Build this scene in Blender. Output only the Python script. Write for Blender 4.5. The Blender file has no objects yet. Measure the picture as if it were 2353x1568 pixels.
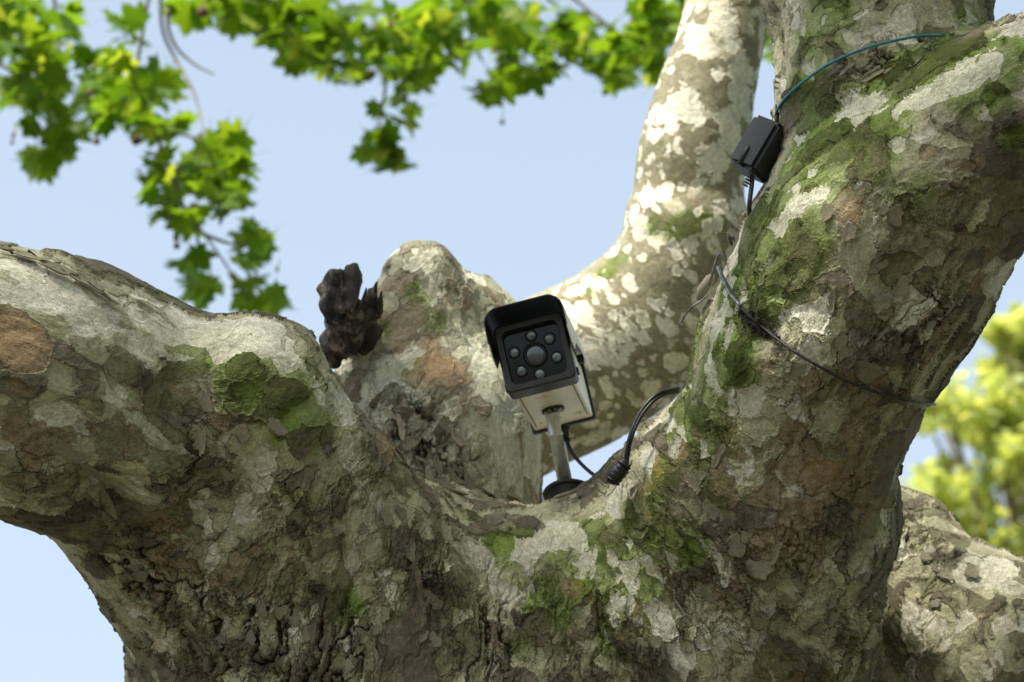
import bpy, bmesh, math, random
import numpy as np
from mathutils import Vector, Matrix, Quaternion, noise as mnoise
from mathutils.bvhtree import BVHTree
R_ = math.radians
SC = bpy.context.scene
COL = SC.collection
rng = random.Random(11)

# ------------------------------------------------------------------ camera
PITCH = R_(35)
CAM = Vector((0, 0, 1.6))
RX = Vector((1, 0, 0)); FW = Vector((0, math.cos(PITCH), math.sin(PITCH))); UP = Vector((0, -math.sin(PITCH), math.cos(PITCH)))
LENS, SENS, VW = 85.0, 36.0, 2353.0
S = SENS / LENS / VW
cam_d = bpy.data.cameras.new('camera'); cam = bpy.data.objects.new('camera', cam_d); COL.objects.link(cam)
cam.location = CAM; cam.rotation_euler = (math.pi / 2 + PITCH, 0, 0)
cam_d.lens = LENS; cam_d.sensor_width = SENS; cam_d.clip_start = .05; cam_d.clip_end = 2000
cam_d.dof.use_dof = True; cam_d.dof.focus_distance = 2.86; cam_d.dof.aperture_fstop = 6.0
cam_d.dof.aperture_blades = 9
SC.camera = cam
def at(x, y, d):
    """a point of the place, d metres in front of the lens plane"""
    return CAM + FW * d + RX * ((x - 1176.5) * S * d) - UP * ((y - 784) * S * d)

# ------------------------------------------------------------------ light
SUN_EL, SUN_AZ = R_(50), R_(-146)     # azimuth measured from +Y towards +X
world = bpy.data.worlds.new('World'); SC.world = world; world.use_nodes = True
wn = world.node_tree; wn.nodes.clear()
sky = wn.nodes.new('ShaderNodeTexSky'); sky.sky_type = 'NISHITA'; sky.sun_disc = False
sky.sun_elevation = SUN_EL; sky.sun_rotation = SUN_AZ; sky.air_density = 1.0; sky.dust_density = 5.0; sky.ozone_density = 1.0
bg = wn.nodes.new('ShaderNodeBackground'); bg.inputs['Strength'].default_value = .133
wo = wn.nodes.new('ShaderNodeOutputWorld')
veil = wn.nodes.new('ShaderNodeMix'); veil.data_type = 'RGBA'; veil.inputs[0].default_value = .55   # thin high cloud over the blue

tcw = wn.nodes.new('ShaderNodeTexCoord'); sep = wn.nodes.new('ShaderNodeSeparateXYZ'); mr = wn.nodes.new('ShaderNodeMapRange')
wn.links.new(tcw.outputs['Generated'], sep.inputs[0]); wn.links.new(sep.outputs[2], mr.inputs[0])
mr.inputs[1].default_value = .25; mr.inputs[2].default_value = .95; mr.inputs[3].default_value = .82; mr.inputs[4].default_value = .40; wn.links.new(mr.outputs[0], veil.inputs[0])
veil.inputs[7].default_value = (3.28, 3.95, 4.62, 1)
wn.links.new(sky.outputs[0], veil.inputs[6]); wn.links.new(veil.outputs[2], bg.inputs[0]); wn.links.new(bg.outputs[0], wo.inputs[0])
sd = bpy.data.lights.new('sun', 'SUN'); sd.energy = 4.8; sd.angle = R_(4); sd.color = (1, .94, .84)
sun = bpy.data.objects.new('sun', sd); COL.objects.link(sun)
SUNV = Vector((math.sin(SUN_AZ) * math.cos(SUN_EL), math.cos(SUN_AZ) * math.cos(SUN_EL), math.sin(SUN_EL)))
sun.rotation_euler = (-SUNV).to_track_quat('-Z', 'Y').to_euler()
SC.view_settings.view_transform = 'Standard'; SC.view_settings.look = 'None'
SC.view_settings.exposure = .92; SC.view_settings.gamma = 1; SC.view_settings.use_curve_mapping = False
SC.cycles.max_bounces = 6; SC.cycles.transparent_max_bounces = 8
SC.cycles.use_denoising = True; SC.cycles.denoising_prefilter = 'ACCURATE'

# ------------------------------------------------------------------ helpers
def tag(o, label=None, cat=None, group=None, kind=None):
    for k, v in (('label', label), ('category', cat), ('group', group), ('kind', kind)):
        if v: o[k] = v
    return o
def link(name, me, mat=None, parent=None, smooth=False):
    if mat is not None and not me.materials: me.materials.append(mat)
    if smooth:
        me.polygons.foreach_set('use_smooth', [True] * len(me.polygons))
    o = bpy.data.objects.new(name, me); COL.objects.link(o)
    if parent is not None: o.parent = parent
    return o
def empty(name, loc):
    o = bpy.data.objects.new(name, None); COL.objects.link(o); o.location = loc; o.empty_display_size = .05
    return o
def pyd(name, vs, fs):
    me = bpy.data.meshes.new(name); me.from_pydata([tuple(v) for v in vs], [], fs); me.update(); return me
def bmm(bm, name):
    me = bpy.data.meshes.new(name); bm.to_mesh(me); bm.free(); return me
def local(root, me):
    me.transform(Matrix.Translation(-root.location)); return me

class NT:
    """short-hand for building node materials"""
    def __init__(s, name):
        s.m = bpy.data.materials.new(name); s.m.use_nodes = True; s.t = s.m.node_tree
        s.b = s.t.nodes['Principled BSDF']; s.o = s.t.nodes['Material Output']
    def put(s, sock, v):
        if v is None: return
        if hasattr(v, 'is_output'): s.t.links.new(v, sock)
        elif isinstance(v, (tuple, list)) and len(v) == 3 and sock.type == 'RGBA': sock.default_value = (*v, 1)
        else: sock.default_value = v
    def n(s, typ, **kw):
        nd = s.t.nodes.new(typ)
        for k, v in kw.items(): setattr(nd, k, v)
        return nd
    def math(s, op, a, b=None, c=None, clamp=False):
        nd = s.n('ShaderNodeMath', operation=op, use_clamp=clamp)
        for i, v in enumerate((a, b, c)): s.put(nd.inputs[i], v)
        return nd.outputs[0]
    def vm(s, op, a, b=None, sc=None):
        nd = s.n('ShaderNodeVectorMath', operation=op); s.put(nd.inputs[0], a); s.put(nd.inputs[1], b)
        if sc is not None: s.put(nd.inputs['Scale'], sc)
        return nd.outputs[0]
    def noise(s, v, sc, det=2, rough=.5, col=False, dist=0):
        nd = s.n('ShaderNodeTexNoise'); s.put(nd.inputs['Vector'], v); nd.inputs['Scale'].default_value = sc
        nd.inputs['Detail'].default_value = det; nd.inputs['Roughness'].default_value = rough; nd.inputs['Distortion'].default_value = dist
        return nd.outputs['Color' if col else 'Fac']
    def voro(s, v, sc, feat='F1', out=None, rnd=1.0):
        nd = s.n('ShaderNodeTexVoronoi', feature=feat); s.put(nd.inputs['Vector'], v); nd.inputs['Scale'].default_value = sc
        nd.inputs['Randomness'].default_value = rnd
        return nd if out is None else nd.outputs[out]
    def mix(s, f, a, b, typ='MIX'):
        nd = s.n('ShaderNodeMix', data_type='RGBA', blend_type=typ)
        s.put(nd.inputs[0], f); s.put(nd.inputs[6], a); s.put(nd.inputs[7], b); return nd.outputs[2]
    def step(s, v, lo, hi, a=0., b=1.):
        nd = s.n('ShaderNodeMapRange', interpolation_type='SMOOTHSTEP')
        s.put(nd.inputs[0], v); s.put(nd.inputs[1], lo); s.put(nd.inputs[2], hi); s.put(nd.inputs[3], a); s.put(nd.inputs[4], b)
        return nd.outputs[0]
    def attr(s, name, out='Fac'):
        return s.n('ShaderNodeAttribute', attribute_name=name).outputs[out]
    def xyz(s, c):
        nd = s.n('ShaderNodeSeparateXYZ'); s.put(nd.inputs[0], c); return nd.outputs

def simple(name, color, rough=.6, metal=0., var=.12, scale=40, bump=.0, dirt=None, grain_=None):
    k = NT(name)
    tc = k.n('ShaderNodeTexCoord').outputs['Object']
    if grain_: tc = k.vm('MULTIPLY', tc, grain_)
    a = k.noise(tc, scale, 4, .6)
    c = k.mix(k.step(a, .3, .7), tuple(x * (1 - var) for x in color), tuple(min(1, x * (1 + var)) for x in color))
    if dirt:
        d = k.step(k.noise(tc, dirt[1], 5, .65), dirt[2], dirt[2] + .16)
        c = k.mix(k.math('MULTIPLY', d, dirt[3]), c, dirt[0])
    k.put(k.b.inputs['Base Color'], c)
    k.put(k.b.inputs['Roughness'], k.step(a, .2, .8, rough * .85, min(1, rough * 1.15))); k.b.inputs['Metallic'].default_value = metal
    if bump:
        bp = k.n('ShaderNodeBump'); bp.inputs['Strength'].default_value = .6; bp.inputs['Distance'].default_value = bump
        k.put(bp.inputs['Height'], k.noise(tc, scale * 6, 3, .6)); k.put(k.b.inputs['Normal'], bp.outputs[0])
    return k.m

# ------------------------------------------------------------------ bark
def bark_material(name, spots=False, crackle=1.0, pale_c=(.72, .70, .58), mids=None, olds=None):
    k = NT(name)
    tc = k.attr('grain', 'Vector')
    moss, pale, dark, tan, rough = (k.attr(a) for a in ('moss', 'pale', 'dark', 'tan', 'rough'))
    n1 = k.vm('SUBTRACT', k.noise(tc, 16, 2, .5, col=True), (.5, .5, .5))
    n2 = k.vm('SUBTRACT', k.noise(tc, 62, 3, .62, col=True), (.5, .5, .5))
    w = k.vm('ADD', k.vm('ADD', tc, k.vm('SCALE', n1, sc=.050)), k.vm('SCALE', n2, sc=.018))
    va = k.voro(w, 14); vb = k.voro(w, 31)
    ca = k.xyz(va.outputs['Color']); cb = k.xyz(vb.outputs['Color'])
    lf = k.noise(w, 6, 3, .55)
    M = k.math
    n = M('ADD', M('MULTIPLY', lf, .42), M('ADD', M('MULTIPLY', ca[0], .30), M('MULTIPLY', cb[0], .28)))
    n = M('ADD', n, M('MULTIPLY', pale, .25))
    n = M('SUBTRACT', n, M('MULTIPLY', rough, .02))
    if spots:
        sw = k.vm('ADD', tc, k.vm('ADD', k.vm('SCALE', n1, sc=.05), k.vm('SCALE', n2, sc=.016)))
        s1_ = k.voro(sw, 21); s2_ = k.voro(sw, 40); c1_ = k.xyz(s1_.outputs['Color']); c2_ = k.xyz(s2_.outputs['Color'])
        v1 = M('SUBTRACT', M('ADD', M('MULTIPLY_ADD', c1_[0], .50, .12), M('MULTIPLY', pale, .25)), s1_.outputs['Distance'])
        v2 = M('SUBTRACT', M('ADD', M('MULTIPLY_ADD', c2_[0], .55, .02), M('MULTIPLY', pale, .22)), s2_.outputs['Distance'])
        n = M('ADD', M('MULTIPLY', n, .55), M('MULTIPLY', k.step(M('MAXIMUM', v1, v2), -.02, .03), .46))
    E = .006
    t1, t2, t3 = .400, .490, .628
    s1 = k.step(n, t1, t1 + E); s2 = k.step(n, t2, t2 + E); s3 = k.step(n, t3, t3 + E)
    olds = olds or ((.120, .102, .070), (.225, .198, .142))
    mids = mids or ((.205, .200, .122), (.385, .375, .255))
    old = k.mix(cb[1], *olds); m1 = k.mix(ca[1], mids[0], tuple(x * 1.25 for x in mids[0])); m2 = k.mix(cb[1], mids[1], tuple(x * 1.28 for x in mids[1]))
    cr = k.mix(ca[2], pale_c, tuple(x * .80 for x in pale_c))
    c = k.mix(s1, old, m1); c = k.mix(s2, c, m2); c = k.mix(s3, c, cr)
    # tan / orange freshly bared patches
    tn = k.step(M('ADD', M('MULTIPLY', tan, .50), M('MULTIPLY_ADD', cb[2], .55, M('MULTIPLY', lf, .2))), .635, .65)
    tn = M('MULTIPLY', tn, M('SUBTRACT', 1., s3))
    c = k.mix(M('MULTIPLY', tn, .75), c, k.mix(k.step(M('ADD', tan, M('MULTIPLY', ca[1], .3)), .82, 1.12), (.28, .215, .138), (.42, .29, .165)))
    # moss / algae
    mn = k.noise(w, 11, 4, .65)
    mf = k.step(M('ADD', M('MULTIPLY', moss, .76), M('MULTIPLY', M('SUBTRACT', mn, .5), .9)), .18, .46)
    mf = M('MULTIPLY', mf, k.mix(s3, (1., 1., 1.), (.20, .20, .20)))
    mf = M('MULTIPLY', mf, M('MULTIPLY_ADD', cb[2], -.45, 1.0))
    tint = k.mix(1., c, (.44, .64, .17), 'MULTIPLY')
    c = k.mix(k.math('MULTIPLY', mf, .95), c, tint)
    thick = M('MULTIPLY', mf, k.step(M('MULTIPLY_ADD', moss, .35, k.noise(w, 27, 4, .65)), .74, 1.0))
    c = k.mix(M('MULTIPLY', thick, .85), c, k.mix(k.step(k.noise(tc, 40, 3), .38, .66), (.040, .060, .012), (.115, .155, .026)))
    # dark stains running down, and shade painted under the right limb
    st = k.vm('MULTIPLY', w, (1.6, 1.6, .45))
    sn = k.noise(st, 22, 4, .62)
    dk = k.step(M('ADD', M('MULTIPLY', dark, .75), M('MULTIPLY', M('SUBTRACT', sn, .5), 1.1)), .28, .72)
    c = k.mix(M('MULTIPLY', dk, .74), c, (.028, .025, .018))
    # mottling and lenticel specks
    f1 = k.noise(tc, 150, 5, .7)
    c = k.mix(1.0, c, k.mix(k.step(f1, .30, .70), (.74, .73, .70), (1.17, 1.17, 1.16)), 'MULTIPLY')
    f2 = k.noise(w, 34, 4, .7)
    c = k.mix(1.0, c, k.mix(k.step(f2, .32, .66), (.86, .85, .83), (1.10, 1.10, 1.09)), 'MULTIPLY')
    f3 = k.noise(tc, 520, 2, .6)
    c = k.mix(1.0, c, k.mix(k.step(f3, .32, .68), (.80, .79, .77), (1.17, 1.17, 1.16)), 'MULTIPLY')
    pit = k.step(k.voro(tc, 210, out='Distance'), .10, .22)
    c = k.mix(k.math('MULTIPLY', M('SUBTRACT', 1., pit), .45), c, (.05, .04, .03))
    # cracks and lifted plate edges
    ed = k.voro(w, 31, 'DISTANCE_TO_EDGE', 'Distance')
    eb = k.voro(w, 14, 'DISTANCE_TO_EDGE', 'Distance')
    ck = M('MULTIPLY', M('SUBTRACT', 1., k.step(ed, .004, .035)), k.step(M('MULTIPLY_ADD', rough, .6, cb[1]), .80, 1.15))
    fine = k.step(M('ABSOLUTE', M('SUBTRACT', k.noise(w, 38, 5, .6), .5)), .0, .022)   # hair cracks
    fc = M('MULTIPLY', M('SUBTRACT', 1., fine), k.step(M('MULTIPLY_ADD', rough, .55, k.noise(tc, 9)), .60, .95))
    crk = M('MAXIMUM', ck, M('MULTIPLY', fc, .7))
    c = k.mix(M('MULTIPLY', crk, .60), c, (.030, .024, .018))
    # dark line under every layer edge
    def line(t, wd=.016):
        return M('MULTIPLY', k.step(n, t - .002, t + .004), M('SUBTRACT', 1., k.step(n, t + .004, t + wd)))
    ln = M('MAXIMUM', M('MAXIMUM', line(t1), line(t2)), line(t3, .010))
    c = k.mix(M('MULTIPLY', ln, .38), c, (.045, .038, .028))
    fold = M('ABSOLUTE', M('SUBTRACT', k.noise(k.vm('MULTIPLY', w, (1.3, 1.3, .6)), 15, 3, .55), .5))
    fis = M('MULTIPLY', M('SUBTRACT', 1., k.step(fold, .002, .016)), k.step(M('MULTIPLY_ADD', rough, .7, k.noise(tc, 7, 2)), .86, 1.12))
    c = k.mix(M('MULTIPLY', fis, .85), c, (.022, .018, .013))
    k.put(k.b.inputs['Base Color'], c)
    k.put(k.b.inputs['Roughness'], k.step(f1, .2, .8, .80, .95)); k.b.inputs['Specular IOR Level'].default_value = .22
    # relief, metres
    h = M('MULTIPLY', s1, -.0030); h = M('MULTIPLY_ADD', s2, -.0022, h); h = M('MULTIPLY_ADD', s3, -.0020, h)
    h = M('MULTIPLY_ADD', M('MULTIPLY', M('SUBTRACT', k.noise(w, 19, 3, .6), .55), M('MULTIPLY_ADD', rough, .8, .10)), .015, h)
    h = M('MULTIPLY_ADD', fis, -.007, h)
    h = M('MULTIPLY_ADD', M('MULTIPLY', M('SUBTRACT', 1., k.step(fold, 0., .05)), rough), -.007, h)
    # plates curl up towards one side of each cell
    curl = M('MULTIPLY', M('SUBTRACT', 1., k.step(ed, .0, .16)), M('MULTIPLY', M('MULTIPLY_ADD', rough, .8, .3), M('MULTIPLY', cb[1], .0048)))
    h = M('ADD', h, curl)
    h = M('MULTIPLY_ADD', k.step(eb, 0., .10), .0012, h)
    h = M('MULTIPLY_ADD', tn, -.0012, h)
    h = M('MULTIPLY_ADD', crk, -.0030, h)
    h = M('MULTIPLY_ADD', M('MULTIPLY', M('SUBTRACT', f2, .5), M('MULTIPLY_ADD', rough, .9, .15)), .0055, h)
    h = M('MULTIPLY_ADD', f1, .0020, h)
    h = M('MULTIPLY_ADD', k.noise(tc, 380, 3, .7), .0009, h)
    h = M('MULTIPLY_ADD', mf, M('MULTIPLY', k.noise(tc, 240, 3, .7), .0012), h)
    wr = k.noise(k.vm('MULTIPLY', w, (1., 1., 2.4)), 46, 3, .6)
    h = M('MULTIPLY_ADD', M('MULTIPLY', dk, wr), .004, h)
    dn = k.n('ShaderNodeDisplacement'); dn.inputs['Midlevel'].default_value = 0; dn.inputs['Scale'].default_value = crackle
    k.put(dn.inputs['Height'], h); k.put(k.o.inputs['Displacement'], dn.outputs[0])
    k.m.displacement_method = 'BOTH'
    return k.m

BARK = bark_material('plane_bark')
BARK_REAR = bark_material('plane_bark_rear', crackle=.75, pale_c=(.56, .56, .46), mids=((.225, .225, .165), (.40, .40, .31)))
BARK_SPOT = bark_material('plane_bark_spotted', spots=True, crackle=.4, pale_c=(.80, .78, .66), mids=((.44, .42, .31), (.60, .58, .46)), olds=((.235, .225, .150), (.295, .28, .195)))

# ------------------------------------------------------------------ implicit limbs
def catmull(pts, step=5):
    P = [np.array(p, float) for p in pts]
    P = [2 * P[0] - P[1]] + P + [2 * P[-1] - P[-2]]
    out = []
    for i in range(1, len(P) - 2):
        for j in range(step):
            t = j / step; a, b, c, d = P[i - 1], P[i], P[i + 1], P[i + 2]
            out.append(.5 * ((2 * b) + (-a + c) * t + (2 * a - 5 * b + 4 * c - d) * t * t + (-a + 3 * b - 3 * c + d) * t ** 3))
    out.append(P[-2]); return np.array(out)
def chain(pts, step=4):
    """pts (x, y, depth, radius) as seen -> world points and radius in metres, smoothed"""
    q = []
    for x, y, d, r in pts:
        p = at(x, y, d); q.append((p.x, p.y, p.z, r * S * d))
    return catmull(q, step)
_rt = np.random.RandomState(5).rand(32, 32, 32).astype(np.float32)
def vnoise(P, sc, off=0.):
    p = P * sc + off; i = np.floor(p).astype(int); f = p - i; f = f * f * (3 - 2 * f); i0 = i % 32; i1 = (i + 1) % 32
    def g(a, b, c): return _rt[a[:, 0], b[:, 1], c[:, 2]]
    x, y, z = f[:, 0], f[:, 1], f[:, 2]
    return (((g(i0, i0, i0) * (1 - x) + g(i1, i0, i0) * x) * (1 - y) + (g(i0, i1, i0) * (1 - x) + g(i1, i1, i0) * x) * y) * (1 - z)
            + ((g(i0, i0, i1) * (1 - x) + g(i1, i0, i1) * x) * (1 - y) + (g(i0, i1, i1) * (1 - x) + g(i1, i1, i1) * x) * y) * z) - .5
def field(chains, lo, hi, h, k):
    n = np.ceil((hi - lo) / h).astype(int) + 1
    ax = [lo[i] + h * np.arange(n[i]) for i in range(3)]
    D = np.full(tuple(n), .5, np.float32)
    for ch, kk in chains:
        C = np.full(tuple(n), .5, np.float32)
        for a, b in zip(ch[:-1], ch[1:]):
            m = max(a[3], b[3]) + .12
            l = np.minimum(a[:3], b[:3]) - m; u = np.maximum(a[:3], b[:3]) + m
            sl = []
            for i in range(3):
                i0 = max(0, int((l[i] - lo[i]) / h)); i1 = min(n[i], int((u[i] - lo[i]) / h) + 2); sl.append(slice(i0, max(i0, i1)))
            if any(s.start >= s.stop for s in sl): continue
            X, Y, Z = (ax[0][sl[0]][:, None, None] - a[0], ax[1][sl[1]][None, :, None] - a[1], ax[2][sl[2]][None, None, :] - a[2])
            ab = b[:3] - a[:3]; L = float(ab @ ab) + 1e-9
            t = np.clip((X * ab[0] + Y * ab[1] + Z * ab[2]) / L, 0, 1)
            d = np.sqrt((X - t * ab[0]) ** 2 + (Y - t * ab[1]) ** 2 + (Z - t * ab[2]) ** 2) - (a[3] + (b[3] - a[3]) * t)
            C[tuple(sl)] = np.minimum(C[tuple(sl)], d.astype(np.float32))
        hh = np.clip(.5 + .5 * (D - C) / kk, 0, 1)
        D = D * (1 - hh) + C * hh - kk * hh * (1 - hh)
    return D
def surface_net(D, lo, h):
    ins = D < 0
    nx, ny, nz = D.shape
    acc = np.zeros((nx - 1, ny - 1, nz - 1, 3), np.float32); cnt = np.zeros((nx - 1, ny - 1, nz - 1), np.float32)
    for axx in range(3):
        o = [a for a in range(3) if a != axx]
        sl0 = [slice(None)] * 3; sl1 = [slice(None)] * 3; sl0[axx] = slice(0, -1); sl1[axx] = slice(1, None)
        A, B = D[tuple(sl0)], D[tuple(sl1)]; cr = ins[tuple(sl0)] != ins[tuple(sl1)]
        t = np.where(cr, A / np.where(cr, A - B, 1), 0)
        for u in (0, 1):
            for v in (0, 1):
                s = [slice(None)] * 3
                s[o[0]] = slice(u, u + D.shape[o[0]] - 1); s[o[1]] = slice(v, v + D.shape[o[1]] - 1)
                c = cr[tuple(s)]; tt = t[tuple(s)]
                cnt += c; acc[..., axx] += tt * c; acc[..., o[0]] += u * c; acc[..., o[1]] += v * c
    act = cnt > 0; idx = -np.ones(act.shape, int); idx[act] = np.arange(act.sum())
    g = np.argwhere(act); V = (g + acc[act] / cnt[act][:, None]) * h + lo
    F = []
    for axx in range(3):
        o = [(axx + 1) % 3, (axx + 2) % 3]
        sl0 = [slice(None)] * 3; sl1 = [slice(None)] * 3; sl0[axx] = slice(0, -1); sl1[axx] = slice(1, None)
        a, b = ins[tuple(sl0)], ins[tuple(sl1)]
        e = np.argwhere(a != b); sg = a[tuple(e.T)]
        ok = (e[:, o[0]] > 0) & (e[:, o[1]] > 0) & (e[:, o[0]] < D.shape[o[0]] - 1) & (e[:, o[1]] < D.shape[o[1]] - 1)
        e, sg = e[ok], sg[ok]
        q = []
        for du, dv in ((1, 1), (0, 1), (0, 0), (1, 0)):
            c = e.copy(); c[:, o[0]] -= du; c[:, o[1]] -= dv; q.append(idx[tuple(c.T)])
        q = np.stack(q, 1); q[~sg] = q[~sg][:, ::-1]; F.append(q)
    F = np.concatenate(F)
    return V, F
def mesh_np(name, V, F):
    me = bpy.data.meshes.new(name)
    me.vertices.add(len(V)); me.vertices.foreach_set('co', V.astype(np.float32).ravel())
    me.loops.add(F.size); me.loops.foreach_set('vertex_index', F.astype(np.int32).ravel())
    me.polygons.add(len(F)); me.polygons.foreach_set('loop_start', np.arange(0, F.size, 4, dtype=np.int32))
    me.polygons.foreach_set('loop_total', np.full(len(F), 4, np.int32)) if hasattr(me.polygons[0], 'loop_total') and False else None
    me.update(calc_edges=True); me.validate()
    me.polygons.foreach_set('use_smooth', [True] * len(me.polygons)); return me

BVHS = []
def limb_mesh(name, chains, h, lump, lvl, mat, root, dents=()):
    pts = np.concatenate([c for c, _ in chains])
    lo = (pts[:, :3] - pts[:, 3:4]).min(0) - .06; hi = (pts[:, :3] + pts[:, 3:4]).max(0) + .06
    lo = np.maximum(lo, CLIP[0]); hi = np.minimum(hi, CLIP[1])
    D = field(chains, lo, hi, h, .08)
    # close the limb where it leaves the modelled box
    for sl in ((0,), (-1,)):
        D[sl[0]] = .01; D[:, sl[0]] = .01; D[:, :, sl[0]] = .01
    V, F = surface_net(D, lo, h)
    # lumps along the normal (two scales) + dents
    N = np.zeros_like(V); a = V[F[:, 2]] - V[F[:, 0]]; b = V[F[:, 3]] - V[F[:, 1]]; fn = np.cross(a, b)
    for i in range(4): np.add.at(N, F[:, i], fn)
    N /= np.linalg.norm(N, axis=1, keepdims=True) + 1e-9
    G = grain(V)
    for sc_, am in lump: V = V + N * (vnoise(G, sc_, sc_ * .37) * am)[:, None]
    for (x, y, r, am) in dents:
        c = hit0(V, N, x, y)
        if c is None: continue
        rr = r * S * 2.9; w = np.exp(-((V - c) ** 2).sum(1) / (rr * rr)); V = V + N * (w * am)[:, None]
    return V, F, N
def hit0(V, N, x, y):
    """nearest camera-facing surface vertex on the sight line through view position x, y"""
    d = (V - np.array(CAM)); f = d @ np.array(FW); px = d @ np.array(RX) / f / S + 1176.5; py = 784 - d @ np.array(UP) / f / S
    q = (px - x) ** 2 + (py - y) ** 2; q[(N @ np.array(FW)) > .1] = 1e9
    q = q + (f - f.min()) * 3000; i = int(q.argmin())
    return V[i] if q[i] < 1e8 else None

CLIP = (np.array([-1.2, 1.6, 1.9]), np.array([1.25, 4.2, 4.6]))
# main directions for the grain of the bark: (centre, direction)
GR = [(at(200, 900, 2.95), (RX * .95 - UP * .32).normalized()), (at(1100, 1500, 3.0), (UP * .98 + RX * .05).normalized()),
      (at(1900, 700, 2.9), (UP * .88 + RX * .47).normalized()), (at(2300, 250, 2.9), (UP * .55 + RX * .8).normalized())]
def grain(V):
    W = []; 
    for c, d in GR: W.append(-((V - np.array(c)) ** 2).sum(1) / (2 * .20 ** 2))
    W = np.stack(W, 1); W = np.exp(W - W.max(1, keepdims=True)); W /= W.sum(1, keepdims=True)
    out = V.copy()
    for j, (c, d) in enumerate(GR):
        s = (V - np.array(c)) @ np.array(d); out = out - .42 * (W[:, j] * s)[:, None] * np.array(d)
    return out

tree = empty('plane_tree', at(1150, 1700, 3.15) * 1.0); tree.location.z = 0.0
tag(tree, 'large forked plane tree with mottled peeling bark and mossy limbs carrying the security camera', 'tree')

LEFT = chain([(-420, 820, 2.90, 300), (-120, 855, 2.93, 318), (120, 905, 2.98, 322), (300, 1000, 3.03, 305), (480, 1170, 3.10, 330), (690, 1400, 3.18, 410), (880, 1700, 3.24, 590), (1000, 1950, 3.3, 640)])
HUMP = chain([(590, 900, 2.97, 165), (640, 980, 2.97, 172), (740, 1120, 3.0, 185), (860, 1300, 3.05, 230), (950, 1500, 3.1, 300)])
HOLD = chain([(330, 880, 3.02, 160), (480, 890, 3.02, 160), (590, 900, 3.0, 165)])
RIGHT = chain([(1120, 1900, 3.3, 700), (1230, 1680, 3.22, 450), (1500, 1500, 3.16, 340), (1715, 1225, 3.08, 280), (1828, 960, 3.02, 262), (1908, 750, 2.98, 282), (2045, 520, 2.97, 262)])
RUP = chain([(1985, 640, 2.98, 275), (2052, 420, 3.0, 258), (2036, 180, 3.04, 256), (2025, -60, 3.08, 262), (2030, -300, 3.12, 262)])
ROUT = chain([(2030, 520, 2.94, 265), (2225, 345, 2.90, 245), (2460, 225, 2.88, 245), (2800, 100, 2.85, 250)])
SADDLE = chain([(900, 1460, 3.12, 250), (1130, 1520, 3.14, 292), (1330, 1500, 3.12, 290), (1500, 1430, 3.1, 260)])
MOUND = chain([(1210, 1345, 3.12, 185), (1330, 1325, 3.12, 180), (1440, 1300, 3.12, 175)])
RFOOT = chain([(1560, 1800, 3.28, 470), (1620, 1500, 3.2, 400), (1720, 1250, 3.12, 330)])
V, F, N = limb_mesh('trunk', [(LEFT, .05), (HOLD, .03), (HUMP, .035), (RIGHT, .07), (RUP, .05), (ROUT, .05), (SADDLE, .05), (MOUND, .04), (RFOOT, .08)],
    .010, [(5, .018), (11, .012), (26, .009), (55, .005)], 2, BARK, tree,
    dents=[(400, 960, 90, -.022), (470, 1150, 80, -.02), (240, 1160, 70, -.03), (1010, 1330, 60, .016), (1790, 800, 120, .014), (1755, 755, 50, -.02), (2100, 640, 80, -.02), (1560, 1380, 90, -.02), (340, 1280, 90, -.025)])
def smask(V, N, blobs, hit):
    out = np.zeros(len(V), np.float32)
    for b in blobs:
        x, y, r = b[:3]; v = b[3] if len(b) > 3 else 1.; st = b[4] if len(b) > 4 else 1.
        c = hit(x, y)
        if c is None: continue
        rr = r * S * 2.95; q = V - np.array(c)
        if st != 1.:     # lengthened along the limb: st > 1, direction angle b[5] in degrees as seen
            an = R_(b[5]); d = np.array(RX * math.cos(an) + UP * math.sin(an)); s = q @ d; q = q - (s * (1 - 1 / st))[:, None] * d
        w = np.exp(-((q ** 2).sum(1) / (rr * rr)) ** 1.5)
        out = np.where(np.abs(v * w) > np.abs(out), v * w, out)
    return out
def finish(name, V, F, N, masks, lvl, mat, root, label=None):
    me = mesh_np(name, V - np.array(root.location), F)
    bvh = BVHTree.FromPolygons([tuple(v) for v in V], [tuple(f) for f in F])
    def hit(x, y):
        d = (at(x, y, 1) - CAM).normalized(); r = bvh.ray_cast(CAM, d); return r[0]
    at_ = me.attributes.new('grain', 'FLOAT_VECTOR', 'POINT'); at_.data.foreach_set('vector', grain(V).astype(np.float32).ravel())
    for mname in ('moss', 'pale', 'dark', 'tan', 'rough'):
        a = me.attributes.new(mname, 'FLOAT', 'POINT'); a.data.foreach_set('value', smask(V, N, masks.get(mname, ()), hit).astype(np.float32))
    o = link(name, me, mat, root)
    if lvl:
        m = o.modifiers.new('fine', 'SUBSURF'); m.levels = 0; m.render_levels = lvl
    BVHS.append(bvh)
    if label: o['label'] = label
    return o, bvh

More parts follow.
